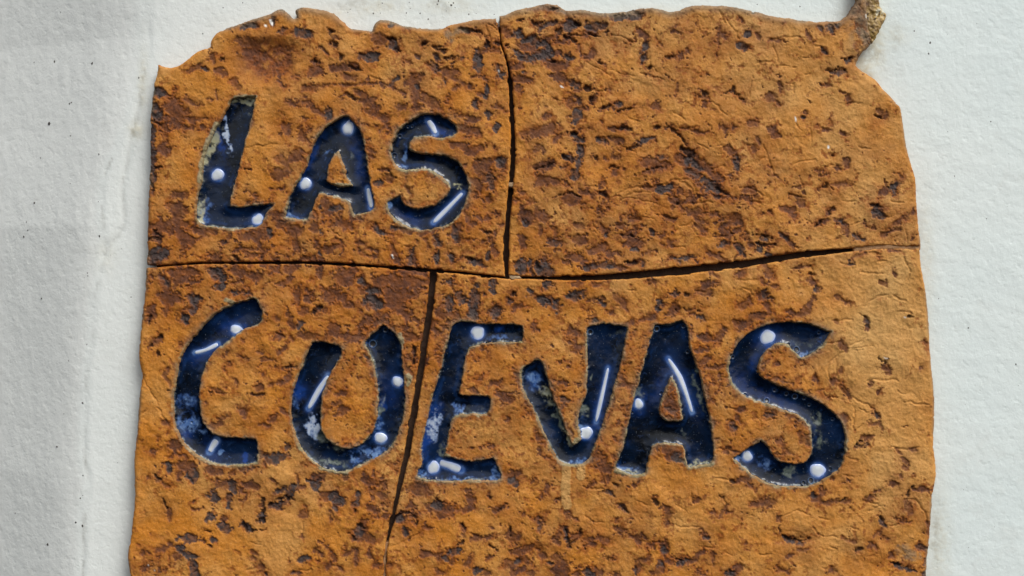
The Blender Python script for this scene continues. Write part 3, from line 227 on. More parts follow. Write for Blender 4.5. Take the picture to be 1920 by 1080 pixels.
def cut_mesh(name, g, w, sdf, H, cols, mat, origin, back=None, side_cols=None, jitter=None):
    """height field limited to sdf<0, outline snapped; optional side walls back to depth `back` (mm)"""
    X, Y = g.X[w].copy(), g.Y[w].copy(); sd = sdf[w] if sdf.shape == g.X.shape else sdf
    Hh = H[w] if H.shape == g.X.shape else H
    ny, nx = X.shape
    ids = np.arange(ny*nx).reshape(ny, nx)
    inside = sd < 0
    q = inside[:-1,:-1] | inside[1:,:-1] | inside[:-1,1:] | inside[1:,1:]
    Q = np.stack([ids[:-1,:-1][q], ids[1:,:-1][q], ids[1:,1:][q], ids[:-1,1:][q]], 1)
    gy, gx = np.gradient(sd, g.st); n = np.hypot(gx, gy)+1e-6
    out = ~inside
    step = np.clip(sd, 0, 1.5*g.st)
    X[out] -= (gx/n*step)[out]; Y[out] -= (gy/n*step)[out]
    used, inv = np.unique(Q.ravel(), return_inverse=True); Q = inv.reshape(-1, 4)
    Vx, Vy, Vh = X.ravel()[used], Y.ravel()[used], Hh.ravel()[used]
    V = np.stack([wx(Vx), -Vh*0.001, wz(Vy)], 1)
    A = {k: c.reshape(-1, 4)[used] for k, c in cols.items()}
    if back is not None:
        E = np.concatenate([Q[:,[0,1]], Q[:,[1,2]], Q[:,[2,3]], Q[:,[3,0]]])
        key = np.sort(E, 1); kk = key[:,0].astype(np.int64)*len(V)+key[:,1]
        _, first, cnt = np.unique(kk, return_index=True, return_counts=True)
        B = E[first[cnt == 1]]
        bv, binv = np.unique(B.ravel(), return_inverse=True); B2 = binv.reshape(-1, 2)
        rings = 5; base = len(V); nb = len(bv)
        Vs = []; As = {k: [] for k in A}
        cx, cy = Vx[bv], Vy[bv]
        for r in range(rings):
            t = r/(rings-1); P = V[bv].copy()
            P[:,1] = P[:,1]*(1-t)+(-back*0.001)*t
            if 0 < r:
                j = (fbm(cx, cy+r*31.0, 9, 2, 5)*0.9-0.9*t)*S*1.0     # broken, slightly undercut flank
                gxi = (gx/n).ravel()[used][bv]; gyi = (gy/n).ravel()[used][bv]
                P[:,0] += gxi*j; P[:,2] -= gyi*j
            Vs.append(P)
            for k in A:
                c = A[k][bv].copy()
                if side_cols and k in side_cols and r > 0: c = side_cols[k](c, cx, cy, t)
                As[k].append(c)
        V = np.concatenate([V]+Vs); A = {k: np.concatenate([A[k]]+As[k]) for k in A}
        SQ = []
        for r in range(rings-1):
            a = base+r*nb; b = a+nb
            SQ.append(np.stack([B2[:,1]+a, B2[:,0]+a, B2[:,0]+b, B2[:,1]+b], 1))
        Q = np.concatenate([Q]+SQ)
    V = V-np.array(origin)
    return new_mesh(name, V, Q, None, A, mat)

# ---------------------------------------------------------------- materials
class NT:
    def __init__(s, name):
        s.m = bpy.data.materials.new(name); s.m.use_nodes = True
        s.t = s.m.node_tree; s.t.nodes.clear()
        s.out = s.n('ShaderNodeOutputMaterial'); s.b = s.n('ShaderNodeBsdfPrincipled')
        s.l(s.b.outputs[0], s.out.inputs[0])
    def n(s, typ, **kw):
        x = s.t.nodes.new(typ)
        for k, v in kw.items(): setattr(x, k, v)
        return x
    def l(s, a, b): s.t.links.new(a, b)
    def put(s, sock, v):
        if isinstance(v, (int, float)): sock.default_value = v
        elif isinstance(v, tuple): sock.default_value = v if len(v) == len(sock.default_value) else (*v, 1)
        else: s.l(v, sock)
    def mix(s, f, a, b, mode='MIX'):
        x = s.n('ShaderNodeMix', data_type='RGBA', blend_type=mode)
        s.put(x.inputs[0], f); s.put(x.inputs[6], a); s.put(x.inputs[7], b); return x.outputs[2]
    def math(s, op, a, b=0.0, c=0.0):
        x = s.n('ShaderNodeMath', operation=op); s.put(x.inputs[0], a); s.put(x.inputs[1], b); s.put(x.inputs[2], c); return x.outputs[0]
    def noise(s, scale, detail=4, rough=.55, dist=0.0):
        if not hasattr(s, 'co'): s.co = s.n('ShaderNodeNewGeometry').outputs['Position']
        x = s.n('ShaderNodeTexNoise'); s.l(s.co, x.inputs['Vector'])
        x.inputs['Scale'].default_value = scale; x.inputs['Detail'].default_value = detail
        x.inputs['Roughness'].default_value = rough; x.inputs['Distortion'].default_value = dist
        return x.outputs['Fac']
    def ramp(s, v, lo, hi, a=0.0, b=1.0):
        x = s.n('ShaderNodeMapRange'); s.put(x.inputs[0], v)
        for i, q in zip((1,2,3,4), (lo,hi,a,b)): x.inputs[i].default_value = q
        return x.outputs[0]
    def attr(s, name):
        a = s.n('ShaderNodeAttribute', attribute_name=name); p = s.n('ShaderNodeSeparateColor')
        s.l(a.outputs['Color'], p.inputs[0]); return p.outputs[0], p.outputs[1], p.outputs[2], a.outputs['Alpha']
    def bump(s, h, strength, dist, normal=None):
        x = s.n('ShaderNodeBump'); x.inputs['Strength'].default_value = strength; x.inputs['Distance'].default_value = dist
        s.l(h, x.inputs['Height'])
        if normal is not None: s.l(normal, x.inputs['Normal'])
        return x.outputs[0]

def clay_material():
    m = NT('fired_clay')
    slate, purple, rust, tone = m.attr('stain')
    rim, dust, white, hole = m.attr('crust')
    n1 = m.noise(900, 4, .6); n2 = m.noise(220, 3, .6); n3 = m.noise(3200, 3, .65); n4 = m.noise(60, 3, .5)
    c = m.mix(m.ramp(n2, .3, .7), (0.52, 0.222, 0.038), (0.57, 0.272, 0.068))
    c = m.mix(m.ramp(n4, .35, .65), c, (0.52, 0.190, 0.020), 'MIX')
    c = m.mix(m.math('MULTIPLY', tone, 1.0), c, (0.56, 0.31, 0.10))
    c = m.mix(m.math('MULTIPLY', m.ramp(n1, .54, .70), .34), c, (0.33, 0.105, 0.022))
    c = m.mix(m.math('MULTIPLY', m.ramp(n3, .58, .68), .6), c, (0.20, 0.07, 0.022))
    c = m.mix(m.math('MULTIPLY', m.ramp(n3, .40, .30), .6), c, (0.72, 0.45, 0.22))
    rc = m.mix(m.ramp(n2, .35, .65), (0.29, 0.076, 0.011), (0.155, 0.043, 0.013))
    c = m.mix(m.math('MULTIPLY', rust, .95), c, rc)
    pc = m.mix(m.ramp(n1, .35, .65), (0.150, 0.055, 0.025), (0.078, 0.034, 0.023))
    c = m.mix(purple, c, pc)
    sc = m.mix(m.ramp(n1, .35, .65), (0.052, 0.036, 0.033), (0.085, 0.062, 0.056))
    c = m.mix(slate, c, sc)
    c = m.mix(hole, c, (0.022, 0.013, 0.012))
    c = m.mix(dust, c, m.mix(m.ramp(n1,.4,.6), (0.27, 0.19, 0.11), (0.16, 0.125, 0.085)))
    rimc = m.mix(m.ramp(n2, .35, .65), (0.42, 0.36, 0.22), (0.24, 0.21, 0.10))
    rimc = m.mix(m.ramp(n1, .5, .7), rimc, (0.14, 0.13, 0.09))
    c = m.mix(rim, c, rimc)
    c = m.mix(white, c, (0.80, 0.79, 0.74))
    m.l(c, m.b.inputs['Base Color'])
    r = m.ramp(n1, .3, .7, .46, .70)
    m.l(r, m.b.inputs['Roughness']); m.b.inputs['Specular IOR Level'].default_value = .16
    b = m.bump(n1, .25, .0008); b = m.bump(n3, .45, .0004, b)
    m.l(b, m.b.inputs['Normal'])
    return m.m
def glaze_material():
    m = NT('blue_glaze')
    blue, whitish, cream, depth = m.attr('glaze')  # depth holds a broad blue sheen painted into the colour
    green, kob, rimc, pit_dark = m.attr('milk')
    n1 = m.noise(420, 4, .65, .6); n2 = m.noise(110, 3, .6, 1.0); n3 = m.noise(1800, 3, .6)
    c = m.mix(m.ramp(n2, .38, .66), (0.0014, 0.0028, 0.006), (0.003, 0.0095, 0.027))
    c = m.mix(m.math('MULTIPLY', depth, .8), c, (0.006, 0.023, 0.080))
    c = m.mix(m.math('MULTIPLY', m.ramp(n1, .58, .72), .30), c, (0.03, 0.07, 0.19))
    c = m.mix(kob, c, (0.010, 0.048, 0.24))
    c = m.mix(green, c, m.mix(m.ramp(n1, .4, .6), (0.13, 0.16, 0.12), (0.28, 0.31, 0.27)))
    c = m.mix(blue, c, m.mix(m.ramp(n1, .38, .62), (0.05, 0.13, 0.36), (0.22, 0.36, 0.58)))
    c = m.mix(cream, c, m.mix(m.ramp(n1, .4, .6), (0.42, 0.40, 0.24), (0.30, 0.31, 0.24)))
    c = m.mix(whitish, c, (0.62, 0.68, 0.74))
    c = m.mix(rimc, c, m.mix(m.ramp(n1, .4, .6), (0.33, 0.33, 0.26), (0.12, 0.16, 0.20)))
    c = m.mix(pit_dark, c, (0.02, 0.018, 0.016))  # darkens the middle of each bubble pit
    c = m.mix(m.math('MULTIPLY', m.ramp(n3, .68, .74), .5), c, (0.40, 0.45, 0.50))
    m.l(c, m.b.inputs['Base Color'])
    m.l(m.math('ADD', m.ramp(n1, .3, .7, .05, .10), m.math('MULTIPLY', rimc, .3)), m.b.inputs['Roughness'])
    m.b.inputs['IOR'].default_value = 1.47; m.b.inputs['Specular IOR Level'].default_value = .38
    b = m.bump(n1, .12, .0006); b = m.bump(n3, .10, .0002, b)
    m.l(b, m.b.inputs['Normal'])
    return m.m
def white_glaze_material():
    m = NT('white_glaze')
    n = m.noise(350, 3, .5)
    e, _, _, _ = m.attr('edge')
    c = m.mix(m.ramp(n, .35, .65), (0.62, 0.66, 0.70), (0.55, 0.59, 0.62))
    c = m.mix(e, c, (0.20, 0.32, 0.72))
    m.l(c, m.b.inputs['Base Color']); m.b.inputs['Roughness'].default_value = .16
    m.b.inputs['Subsurface Weight'].default_value = .15; m.b.inputs['Subsurface Radius'].default_value = (.001,.001,.0012)
    m.l(m.bump(n, .1, .0005), m.b.inputs['Normal'])
    return m.m
def wall_material():
    m = NT('white_wall_paint')
    speck, yellow, greying, leftz = m.attr('wall')
    n0 = m.noise(14, 3, .5); n1 = m.noise(90, 4, .6); n2 = m.noise(500, 4, .6); n3 = m.noise(2200, 2, .5)
    c = m.mix(m.ramp(n0, .35, .65), (0.70, 0.775, 0.755), (0.73, 0.785, 0.755))
    c = m.mix(leftz, c, (0.735, 0.755, 0.72))
    c = m.mix(m.math('MULTIPLY', m.ramp(n1, .58, .72), .18), c, (0.55, 0.55, 0.50))
    c = m.mix(m.math('MULTIPLY', yellow, m.ramp(n2, .2, .7)), c, (0.56, 0.50, 0.33))
    c = m.mix(m.math('MULTIPLY', greying, m.ramp(n2, .3, .65)), c, (0.26, 0.25, 0.21))  # greys the wall along the cracks and in patches beside the sign
    c = m.mix(m.math('MULTIPLY', m.ramp(n3, .715, .76), .35), c, (0.35, 0.35, 0.32))
    c = m.mix(speck, c, (0.09, 0.085, 0.08))
    m.l(c, m.b.inputs['Base Color']); m.b.inputs['Roughness'].default_value = .55
    m.b.inputs['Specular IOR Level'].default_value = .3
    b = m.bump(n1, .06, .0012); b = m.bump(n2, .32, .0006, b); b = m.bump(m.ramp(m.noise(430, 2, .5), .74, .54), .16, .0004, b)
    m.l(b, m.b.inputs['Normal'])
    return m.m
def mortar_material(name, a, b_, rough=.8, bump=.6):
    m = NT(name)
    n1 = m.noise(350, 4, .6); n2 = m.noise(1500, 3, .6)
    c = m.mix(m.ramp(n1, .35, .65), a, b_)
    c = m.mix(m.ramp(n2, .6, .75), c, tuple(x*.35 for x in a))
    m.l(c, m.b.inputs['Base Color']); m.b.inputs['Roughness'].default_value = rough
    m.l(m.bump(n1, bump, .0012), m.b.inputs['Normal'])
    return m.m
M_CLAY, M_GLAZE, M_WHITE, M_WALL = clay_material(), glaze_material(), white_glaze_material(), wall_material()
M_MORTAR = mortar_material('beige_mortar', (0.42,0.30,0.17), (0.30,0.20,0.11))

# ---------------------------------------------------------------- wall
WALL_Y = 0.0065
def build_wall():
    g = Grid(-620, -520, 2540, 1600, 4.5)
    X, Y = g.X, g.Y
    edge = smooth_poly([(300,-520),(285,-200),(272,-20),(270,36),(272,78),(267,119),(259,145),(251,192),(232,235),(214,270),(187,321),(181,378),(187,446),(179,492),
        (170,560),(162,640),(152,690),(152,755),(145,850),(155,900),(147,965),(145,1070),(140,1200),(150,1600)], 4, False)
    ex = np.interp(g.ys, edge[:,1], edge[:,0])[:,None]+fbm(X, Y, 40, 3, 2)*3.5
    d0 = ex-X; soft = 3+30*sstep(300, 20, Y)
    d = d0                                         # >0 left of the arris
    soft = soft+14
    db = soft*np.logaddexp(0, (np.interp(g.ys, [-520,60,230,420,900,1600], [300,272,235,185,152,150])[:,None]-X)/soft)
    lf = sstep(-4-soft, 8+soft, d)
    H = 0.22*fbm(X, Y, 300, 2, 1)+.06*fbm(X, Y, 70, 3, 2)
    # left face turns away from the light
    dd = db
    H -= np.where(dd > 0, dd*S*1000*0.46*(1-np.exp(-dd/60.0)), 0)
    H -= .22*np.exp(-(d/4.5)**2)*sstep(-.1,.5,fbm(X,Y,60,2,4))       # hairline crack along the arris
    H += .12*np.exp(-((d+9)/8.0)**2)
    # rough brushed plaster on the left, orange-peel on the right
    H += lf*(.09*fbm(X*1.3, Y*.6, 18, 4, 3)+.07*np.abs(fbm(X, Y*.55, 11, 2, 5)))
    rt = sstep(1680, 1760, X)
    H += (0.25+0.75*rt)*(1-lf)*(.05*fbm(X, Y, 14, 3, 6)+.05*fbm(X, Y, 26, 2, 8))
    # second crack inside the band
    crk = smooth_poly([(252,192),(236,260),(228,306),(221,340),(220,363),(223,415),(212,440),(194,461),(184,480)], 4, False)
    cd = np.full(X.shape, 60.0)
    for i in range(len(crk)-1):
        w = g.win(min(crk[i][0],crk[i+1][0])-50, min(crk[i][1],crk[i+1][1])-50, max(crk[i][0],crk[i+1][0])+50, max(crk[i][1],crk[i+1][1])+50)
        q, _ = seg_dist(X[w], Y[w], crk[i], crk[i+1]); cd[w] = np.minimum(cd[w], q)
    H -= .35*np.exp(-(cd/6.0)**2)
    C = np.zeros(X.shape+(4,), np.float32)
    C[...,3] = np.maximum(lf, .7*sstep(1150, 500, X))
    for (px, py, r) in [(247,240,6),(840,3,9),(1638,125,14),(1640,-40,10)]:           # paint blisters
        q = np.hypot(X-px, Y-py); H += .5*np.exp(-(q/r)**2)
    for (px, py, rx, ry, a) in [(258,150,10,60,.5),(247,240,14,16,.8),(700,6,60,14,.55),(840,4,60,14,.45),(640,18,50,16,.3),(1625,125,28,34,.95),(1650,80,20,50,.8),(1690,60,24,20,.4),
                            (1745,490,16,120,.35),(1770,1020,22,90,.5),(275,520,14,80,.25),(190,480,20,30,.25),(1240,10,60,8,.25),(400,95,20,16,.3),(1600,30,22,40,.35)]:
        C[...,1] = np.maximum(C[...,1], a*np.exp(-((X-px)/rx)**2-((Y-py)/ry)**2))
    C[...,2] += .6*np.exp(-(d/2.6)**2)*sstep(0.05,.5,fbm(X,Y,45,2,6)); C[...,2] = np.maximum(C[...,2], .35*np.exp(-(cd/4)**2))
    for (px, py, rx, ry, a) in [(1668,25,12,6,.5),(1640,95,14,22,.5),(1690,65,8,30,.3),(1733,440,7,50,.35),(1765,1000,8,60,.4),(820,0,16,8,.4),(655,0,40,8,.3)]:
        C[...,2] = np.maximum(C[...,2], a*np.exp(-((X-px)/rx)**2-((Y-py)/ry)**2))
    me = new_mesh('wall', np.stack([wx(X), WALL_Y-H*.001, wz(Y)], -1).reshape(-1,3),
        (lambda I: np.stack([I[:-1,:-1].ravel(), I[1:,:-1].ravel(), I[1:,1:].ravel(), I[:-1,1:].ravel()], 1))(np.arange(g.nx*g.ny).reshape(g.ny, g.nx)),
        None, {'wall': C.reshape(-1,4)}, M_WALL)
    o = link('wall', me)
    o['label'] = 'white painted plaster wall with hairline cracks behind the orange clay sign'; o['category'] = 'wall'
    # black pin-prick pits in the paint, one mesh
    ms = NT('pinhole_dirt'); ms.b.inputs['Base Color'].default_value = (.05,.045,.04,1); ms.b.inputs['Roughness'].default_value = .9
    spots = [(24,98,3.4),(72,101,2.6),(159,111,2.6),(65,222,3),(104,273,2.8),(116,249,1.8),(111,186,2),(259,145,2.4),(38,376,1.8),(26,428,2),(17,441,2),(183,378,1.8),(186,443,2.4),(182,288,1.8),
        (1741,101,2.2),(1714,58,1.8),(1744,80,2.6),(822,2,2.4),(879,27,2),(788,25,1.8),(700,25,1.8),(846,10,2),(803,36,2.2),(820,8,1.8),(762,24,1.6),(850,6,2),(418,14,1.6),(380,63,1.6),(162,646,2.2),
        (154,756,2),(154,986,3),(80,1027,3.4),(141,980,1.8),(246,557,1.6),(1858,228,1.6),(1905,683,2),(1730,860,1.5),(1790,330,1.5),(1850,410,1.5),(455,5,1.6),(1760,560,1.4),(1816,615,1.6),(1500,12,1.5),(1420,8,1.4),(155,892,2),(150,935,1.6),(210,175,1.5),(100,840,1.5),(60,560,1.5)]
    r = np.random.RandomState(3)
    for k in range(70):
        if k % 3: spots.append((r.uniform(1765,1960), r.uniform(-30,1110), r.uniform(.4,.8)))
        else: spots.append((r.uniform(-40,240), r.uniform(-30,1110), r.uniform(.7,1.4)))
    for k in range(22): spots.append((r.uniform(640,930), r.uniform(-10,28), r.uniform(.8,1.5)))
    V, T = [], []
    for (px, py, rr) in spots:
        k = 0.50/(0.50+WALL_Y)                # drawn where it is seen on the wall plane
        X0, Z0 = wx(px)/k, wz(py)/k
        xx, yy = X0/S+960, 540-Z0/S
        i = int(round((xx-g.x0)/g.st)); j = int(round((yy-g.y0)/g.st))
        if not (0 <= i < g.nx and 0 <= j < g.ny): continue
        y0 = WALL_Y-H[j,i]*.001-.00010
        b = len(V); n = 8
        V.append((X0, y0-.00012, Z0))
        for q in range(n):
            a = q*2*math.pi/n; R = rr*S*r.uniform(.6,1.35); V.append((X0+R*math.cos(a), y0+.0002, Z0+R*math.sin(a)*1.2))
        for q in range(n): T.append((b, b+1+q, b+1+(q+1)%n))
    pm = new_mesh('dirt_specks', V, np.zeros((0,4),np.int32), T, None, ms.m)
    po = link('dirt_speck', pm, o); po['kind'] = 'stuff'
build_wall()

# ---------------------------------------------------------------- the sign
ORG = np.array((wx(1000), 0.0065, wz(600)))
sign = bpy.data.objects.new('house_sign', None); scene.collection.objects.link(sign)
sign.location = ORG; sign.empty_display_size = .05
sign['label'] = 'cracked orange clay name sign with blue glazed letters mounted on white wall'; sign['category'] = 'sign'

G = Grid(228, -52, 1766, 1206, 1.5)
X, Y = G.X, G.Y
# ragged edges come from bending the plane a little
WX = X+fbm(X, Y, 13, 3, 0)*2.6; WY = Y+fbm(X, Y, 13, 3, 4)*2.6

OUT = smooth_poly(TL_TOP+TR_TOP+R_LO[1:]+L_LO[:-1]+L_UP[1:], 3)
out_sd = poly_sdf(G, OUT, 40)

# letters
LP = {k: (smooth_poly(v[1], 3), smooth_poly(v[2], 3) if v[2] else None) for k, v in LET.items()}
let_sd = np.full(X.shape, 40.0)
for k, (P, Hh) in LP.items():
    d = poly_sdf(G, P, 40)
    if Hh is not None: d = np.maximum(d, -poly_sdf(G, Hh, 40))
    let_sd = np.minimum(let_sd, d)
let_sd = let_sd+fbm(X, Y, 8, 3, 3, .65)*1.7

# traced marks
MK = {c: np.zeros(X.shape, np.float32) for c in 'dprhgwt'}
RAG = fbm(X, Y, 11, 4, 7, .6); RAG2 = fbm(X, Y, 5.5, 3, 9, .75)
HALO = np.zeros(X.shape)
MR = np.random.RandomState(21)
for ox, oy, txt in CELLS:
    for item in txt.split(';'):
        f = item.split()
        if not f: continue
        c = f[0]; wd = float(f[1])/8.0; wd = wd*1.15+min(.8, wd*.2) if f[0] in 'dp' else wd; pts = [(ox+float(f[i])/4, oy+float(f[i+1])/4) for i in range(2, len(f)-1, 2)]
        if len(pts) > 2 and c in 'thp': pts = [tuple(q) for q in smooth_poly(pts, 3, False)]
        r = wd+14
        xs_, ys_ = [p[0] for p in pts], [p[1] for p in pts]
        w = G.win(min(xs_)-r, min(ys_)-r, max(xs_)+r, max(ys_)+r)
        if w[0].stop <= w[0].start or w[1].stop <= w[1].start: continue
        D = np.full(X[w].shape, 99.0); L = len(pts)-1
        for i in range(max(L, 1)):
            a, b = pts[i], pts[min(i+1, L)]
            q, t = seg_dist(WX[w], WY[w], a, b)
            tt = (i+t)/max(L, 1)
            taper = 1-.32*np.abs(2*tt-1)**2 if L > 0 else 1.0
            D = np.minimum(D, q-wd*taper)
        if c == 'r': v = sstep(7, -9, D+RAG[w]*9+RAG2[w]*5)
        elif c == 'g': v = .8*sstep(5, -9, D+RAG[w]*8+RAG2[w]*5)
        elif c == 't': v = sstep(.9, -.9, D+RAG2[w]*.9-.2)
        elif c == 'w': v = sstep(1, -1, D)
        else:
            v = sstep(1.9, -1.9, D+RAG[w]*min(6.5, 1.2+wd*.62)+RAG2[w]*3.0)*(MR.uniform(.68,1.0) if c == 'p' else 1.0)
            HALO[w] = np.maximum(HALO[w], (.72 if c == 'p' else .6)*np.exp(-np.clip(D, 0, 99)/7.5))
        MK[c][w] = np.maximum(MK[c][w], v)

# mottled iron staining: a zone map broken up by noise; where it is strongest it turns purple-brown
near0 = np.exp(-np.clip(let_sd, 0, 40)/13.0)
lowf = .5+.5*fbm(X, Y, 110, 3, 5)
def gz(px, py, rx, ry): return np.exp(-((X-px)/rx)**2-((Y-py)/ry)**2)
calm = np.clip(.9*gz(1650,640,110,230)+.5*gz(1600,200,160,120)+.55*gz(300,740,50,100)+.6*gz(450,1000,170,70)+.5*gz(340,160,60,30)+.6*gz(860,990,90,40)+.4*gz(1100,330,60,40)+.4*gz(1320,900,160,50)+.5*gz(420,330,30,60), 0, 1)
busy = np.clip(.9*gz(420,520,230,60)+.9*gz(730,560,150,90)+.6*gz(900,360,80,110)+.6*gz(300,300,70,190)+.6*gz(700,930,110,80)+.55*gz(1200,380,140,90)+.5*gz(980,110,90,60)+.6*gz(1180,760,330,150)+.35*gz(1450,990,180,60)+.5*gz(560,420,150,60)+.5*gz(640,700,60,120)+.4*gz(1080,1020,140,60), 0, 1)
Z = np.maximum(MK['r']*.62, HALO*.8)
Z = np.maximum(Z, .52*near0)+.36*busy+.30*lowf+.10*sstep(960,1000,X)*sstep(520,480,Y)+.03-.42*calm
N5 = fbm(WX, WY, 15, 5, 2, .62)
N6 = fbm(X, Y, 6, 3, 7, .75)
F = Z+.62*N5+.42*N6
rust = sstep(.46, .60, F)*(.62+.38*sstep(.6,.85,F)); fine = sstep(.86, .95, Z*.8+.6*fbm(WX, WY, 10, 3, 6, .6)+.4*RAG2)
MK['r'] = np.clip(np.maximum(rust*.86, .46*sstep(.05,.7,Z+.35*fbm(X, Y, 40, 4, 8))), 0, 1)
MK['p'] = np.maximum(MK['p'], .9*np.maximum(fine, sstep(1.0, 1.1, F)))
wr = 1-np.abs(fbm(WX, WY, 24, 3, 1))*7.0
wr = sstep(.55, .95, wr)*sstep(.05, .35, fbm(X, Y, 30, 2, 10))*np.clip(.35+busy-calm*.5, 0, 1)
MK['t'] = np.maximum(MK['t'], .55*wr)
bowl = np.clip(gz(502,108,56,38)*1.6, 0, 1)*sstep(-1.0,.1,N5)
MK['r'] = np.maximum(MK['r'], bowl); MK['p'] = np.maximum(MK['p'], .38*bowl); MK['p'] = np.maximum(MK['p'], .85*np.clip(gz(482,94,44,24)*1.5,0,1)*sstep(-.5,.4,fbm(X*.7+Y*.7,(Y-X)*.25,9,3,4)))

PH = MK['p'].copy(); DH = MK['d'].copy()
MK['p'] = MK['p']*(.62+.38*sstep(-.5, .30, fbm(WX, WY, 9, 3, 10, .65)))
MK['d'] = MK['d']*(.62+.38*sstep(-.5, .2, fbm(WX, WY, 12, 3, 11, .65)))
MK['r'] = np.maximum(MK['r'], .8*np.maximum(PH, DH))
# relief (mm, towards the viewer)
H = .55*fbm(X, Y, 260, 2, 4)+.42*fbm(X, Y, 75, 2, 1)+.30*fbm(WX, WY, 28, 3, 2)+.13*fbm(WX, WY, 9, 3, 5)+.075*fbm(X, Y, 3.4, 2, 3)
H -= .46*DH+.40*PH+.85*MK['h']+.36*MK['t']+.13*MK['r']
H += .10*sstep(.30,.50,F)*(1-rust)            # crumbled lip round the stained hollows
lip = np.clip(fbm(WX, WY, 19, 3, 8), 0, 1); H += .12*lip
H -= 2.6*np.exp(-(((X-505)/56)**2+((Y-112)/40)**2)**1.3)                  # thumb hollow
H += .7*np.exp(-((X-(490))/70)**2-((Y-66)/13)**2)
H += .5*np.exp(-((X-1500)/34)**2-((Y-975)/26)**2)-.9*np.exp(-((X-1492)/40)**2-((Y-1012)/7)**2)
H += .6*np.exp(-((X-760)/60)**2-((Y-60)/14)**2)+.5*np.exp(-((X-1640)/40)**2-((Y-180)/40)**2)
# rounded outer edge
dO = np.clip(-out_sd, 0, 40)
bw = 9+3*fbm(X, Y, 60, 2, 6)
t = np.clip(dO/bw, 0, 1); H -= 1.9*(1-np.sqrt(np.clip(1-(1-t)**2, 0, 1)))
topz = sstep(75, 20, Y)*sstep(20, 2, dO)
dustA = np.clip(topz*.75+.9*sstep(9, 1, dO)*sstep(-.2,.4,fbm(X,Y,50,2,7))*.75, 0, .9)
# letter troughs
s_in = -let_sd
near = np.exp(-np.clip(let_sd, 0, 40)/9.0)*(let_sd > 0)
H = np.where(let_sd < 0, H*.6-3.4*sstep(0, 5.0, s_in), H*(1-.35*near)+.10*near)
for c in 'dpht': MK[c] *= (1-.8*sstep(6, 1, let_sd))
# fired crust on the lip of the troughs: heavier low and left, painting the lit lips
gy, gx = np.gradient(let_sd, G.st)
gn = np.hypot(gx, gy)+1e-6; face = (gy/gn)*.8-(gx/gn)*.35             # outward direction down / left
rw = 1.6+1.6*np.clip(face, 0, 1)+1.7*fbm(X, Y, 15, 3, 3)
RIM = sstep(rw+.6, rw-1.2, let_sd)*(.20+.30*np.clip(face,0,1)+.45*sstep(-.1,.6,fbm(X,Y,14,3,9)))
DUSTL = .62*np.exp(-np.clip(let_sd-2,0,40)/4.5)*sstep(-.3,.5,fbm(X,Y,18,2,10))
# yellowish glaze runs under the V and beside the U
RUN = np.zeros(X.shape)
for pts, wd in (([(1062,872),(1061,905),(1060,935),(1064,948)],9),([(1089,872),(1089,892)],8.5)):
    for i in range(len(pts)-1):
        q, _ = seg_dist(X, Y+0*X, pts[i], pts[i+1]); RUN = np.maximum(RUN, sstep(wd+1, wd-1.5, q+RAG*1.5))
RUN2 = np.zeros(X.shape)
for pts, wd in (([(750,628),(753,642)],5),([(765,705),(768,712),(764,722)],5),([(424,562),(436,566)],5),([(823,852),(838,858)],6),([(1082,826),(1078,836)],7),([(629,345),(655,347)],2.5),
                ([(405,233),(388,270),(378,305),(374,340)],4.5),([(440,184),(478,181)],3.5),([(1155,884),(1206,889)],4),([(1290,878),(1336,870)],3),([(600,878),(650,887)],3.5)):
    for i in range(len(pts)-1):
        q, _ = seg_dist(X, Y, pts[i], pts[i+1]); RUN2 = np.maximum(RUN2, sstep(wd+1.2, wd-1.2, q+RAG*2.4))
H += .16*RUN*(let_sd > 0)+.14*RUN2*(let_sd > 0)
RIM = np.maximum(RIM, .85*RUN2)

for c in 'dprt': MK[c] *= 1-.85*RUN*(let_sd > 0)
tone = np.clip(.8*gz(1660,640,120,260)+.40*sstep(0, .6, fbm(X, Y, 130, 3, 9))+.35*sstep(180, 20, Y)*sstep(800, 1200, X)+.25*np.exp(-((X-1450)/300)**2-((Y-250)/200)**2)+.25*np.exp(-((X-1350)/300)**2-((Y-960)/90)**2), 0, 1)
stain = np.stack([MK['d'], MK['p'], np.clip(MK['r'],0,1), np.clip(tone+.9*RUN,0,1)], -1).astype(np.float32)
dust = np.clip(np.maximum(np.maximum(dustA, MK['g']*.9), np.maximum(DUSTL, .85*np.clip(gz(1618,52,24,42)*1.3,0,1)*sstep(-.6,.3,RAG))), 0, 1)
crust = np.stack([np.clip(RIM,0,1), dust, MK['w'], np.clip(MK['h']*.85,0,1)], -1).astype(np.float32)

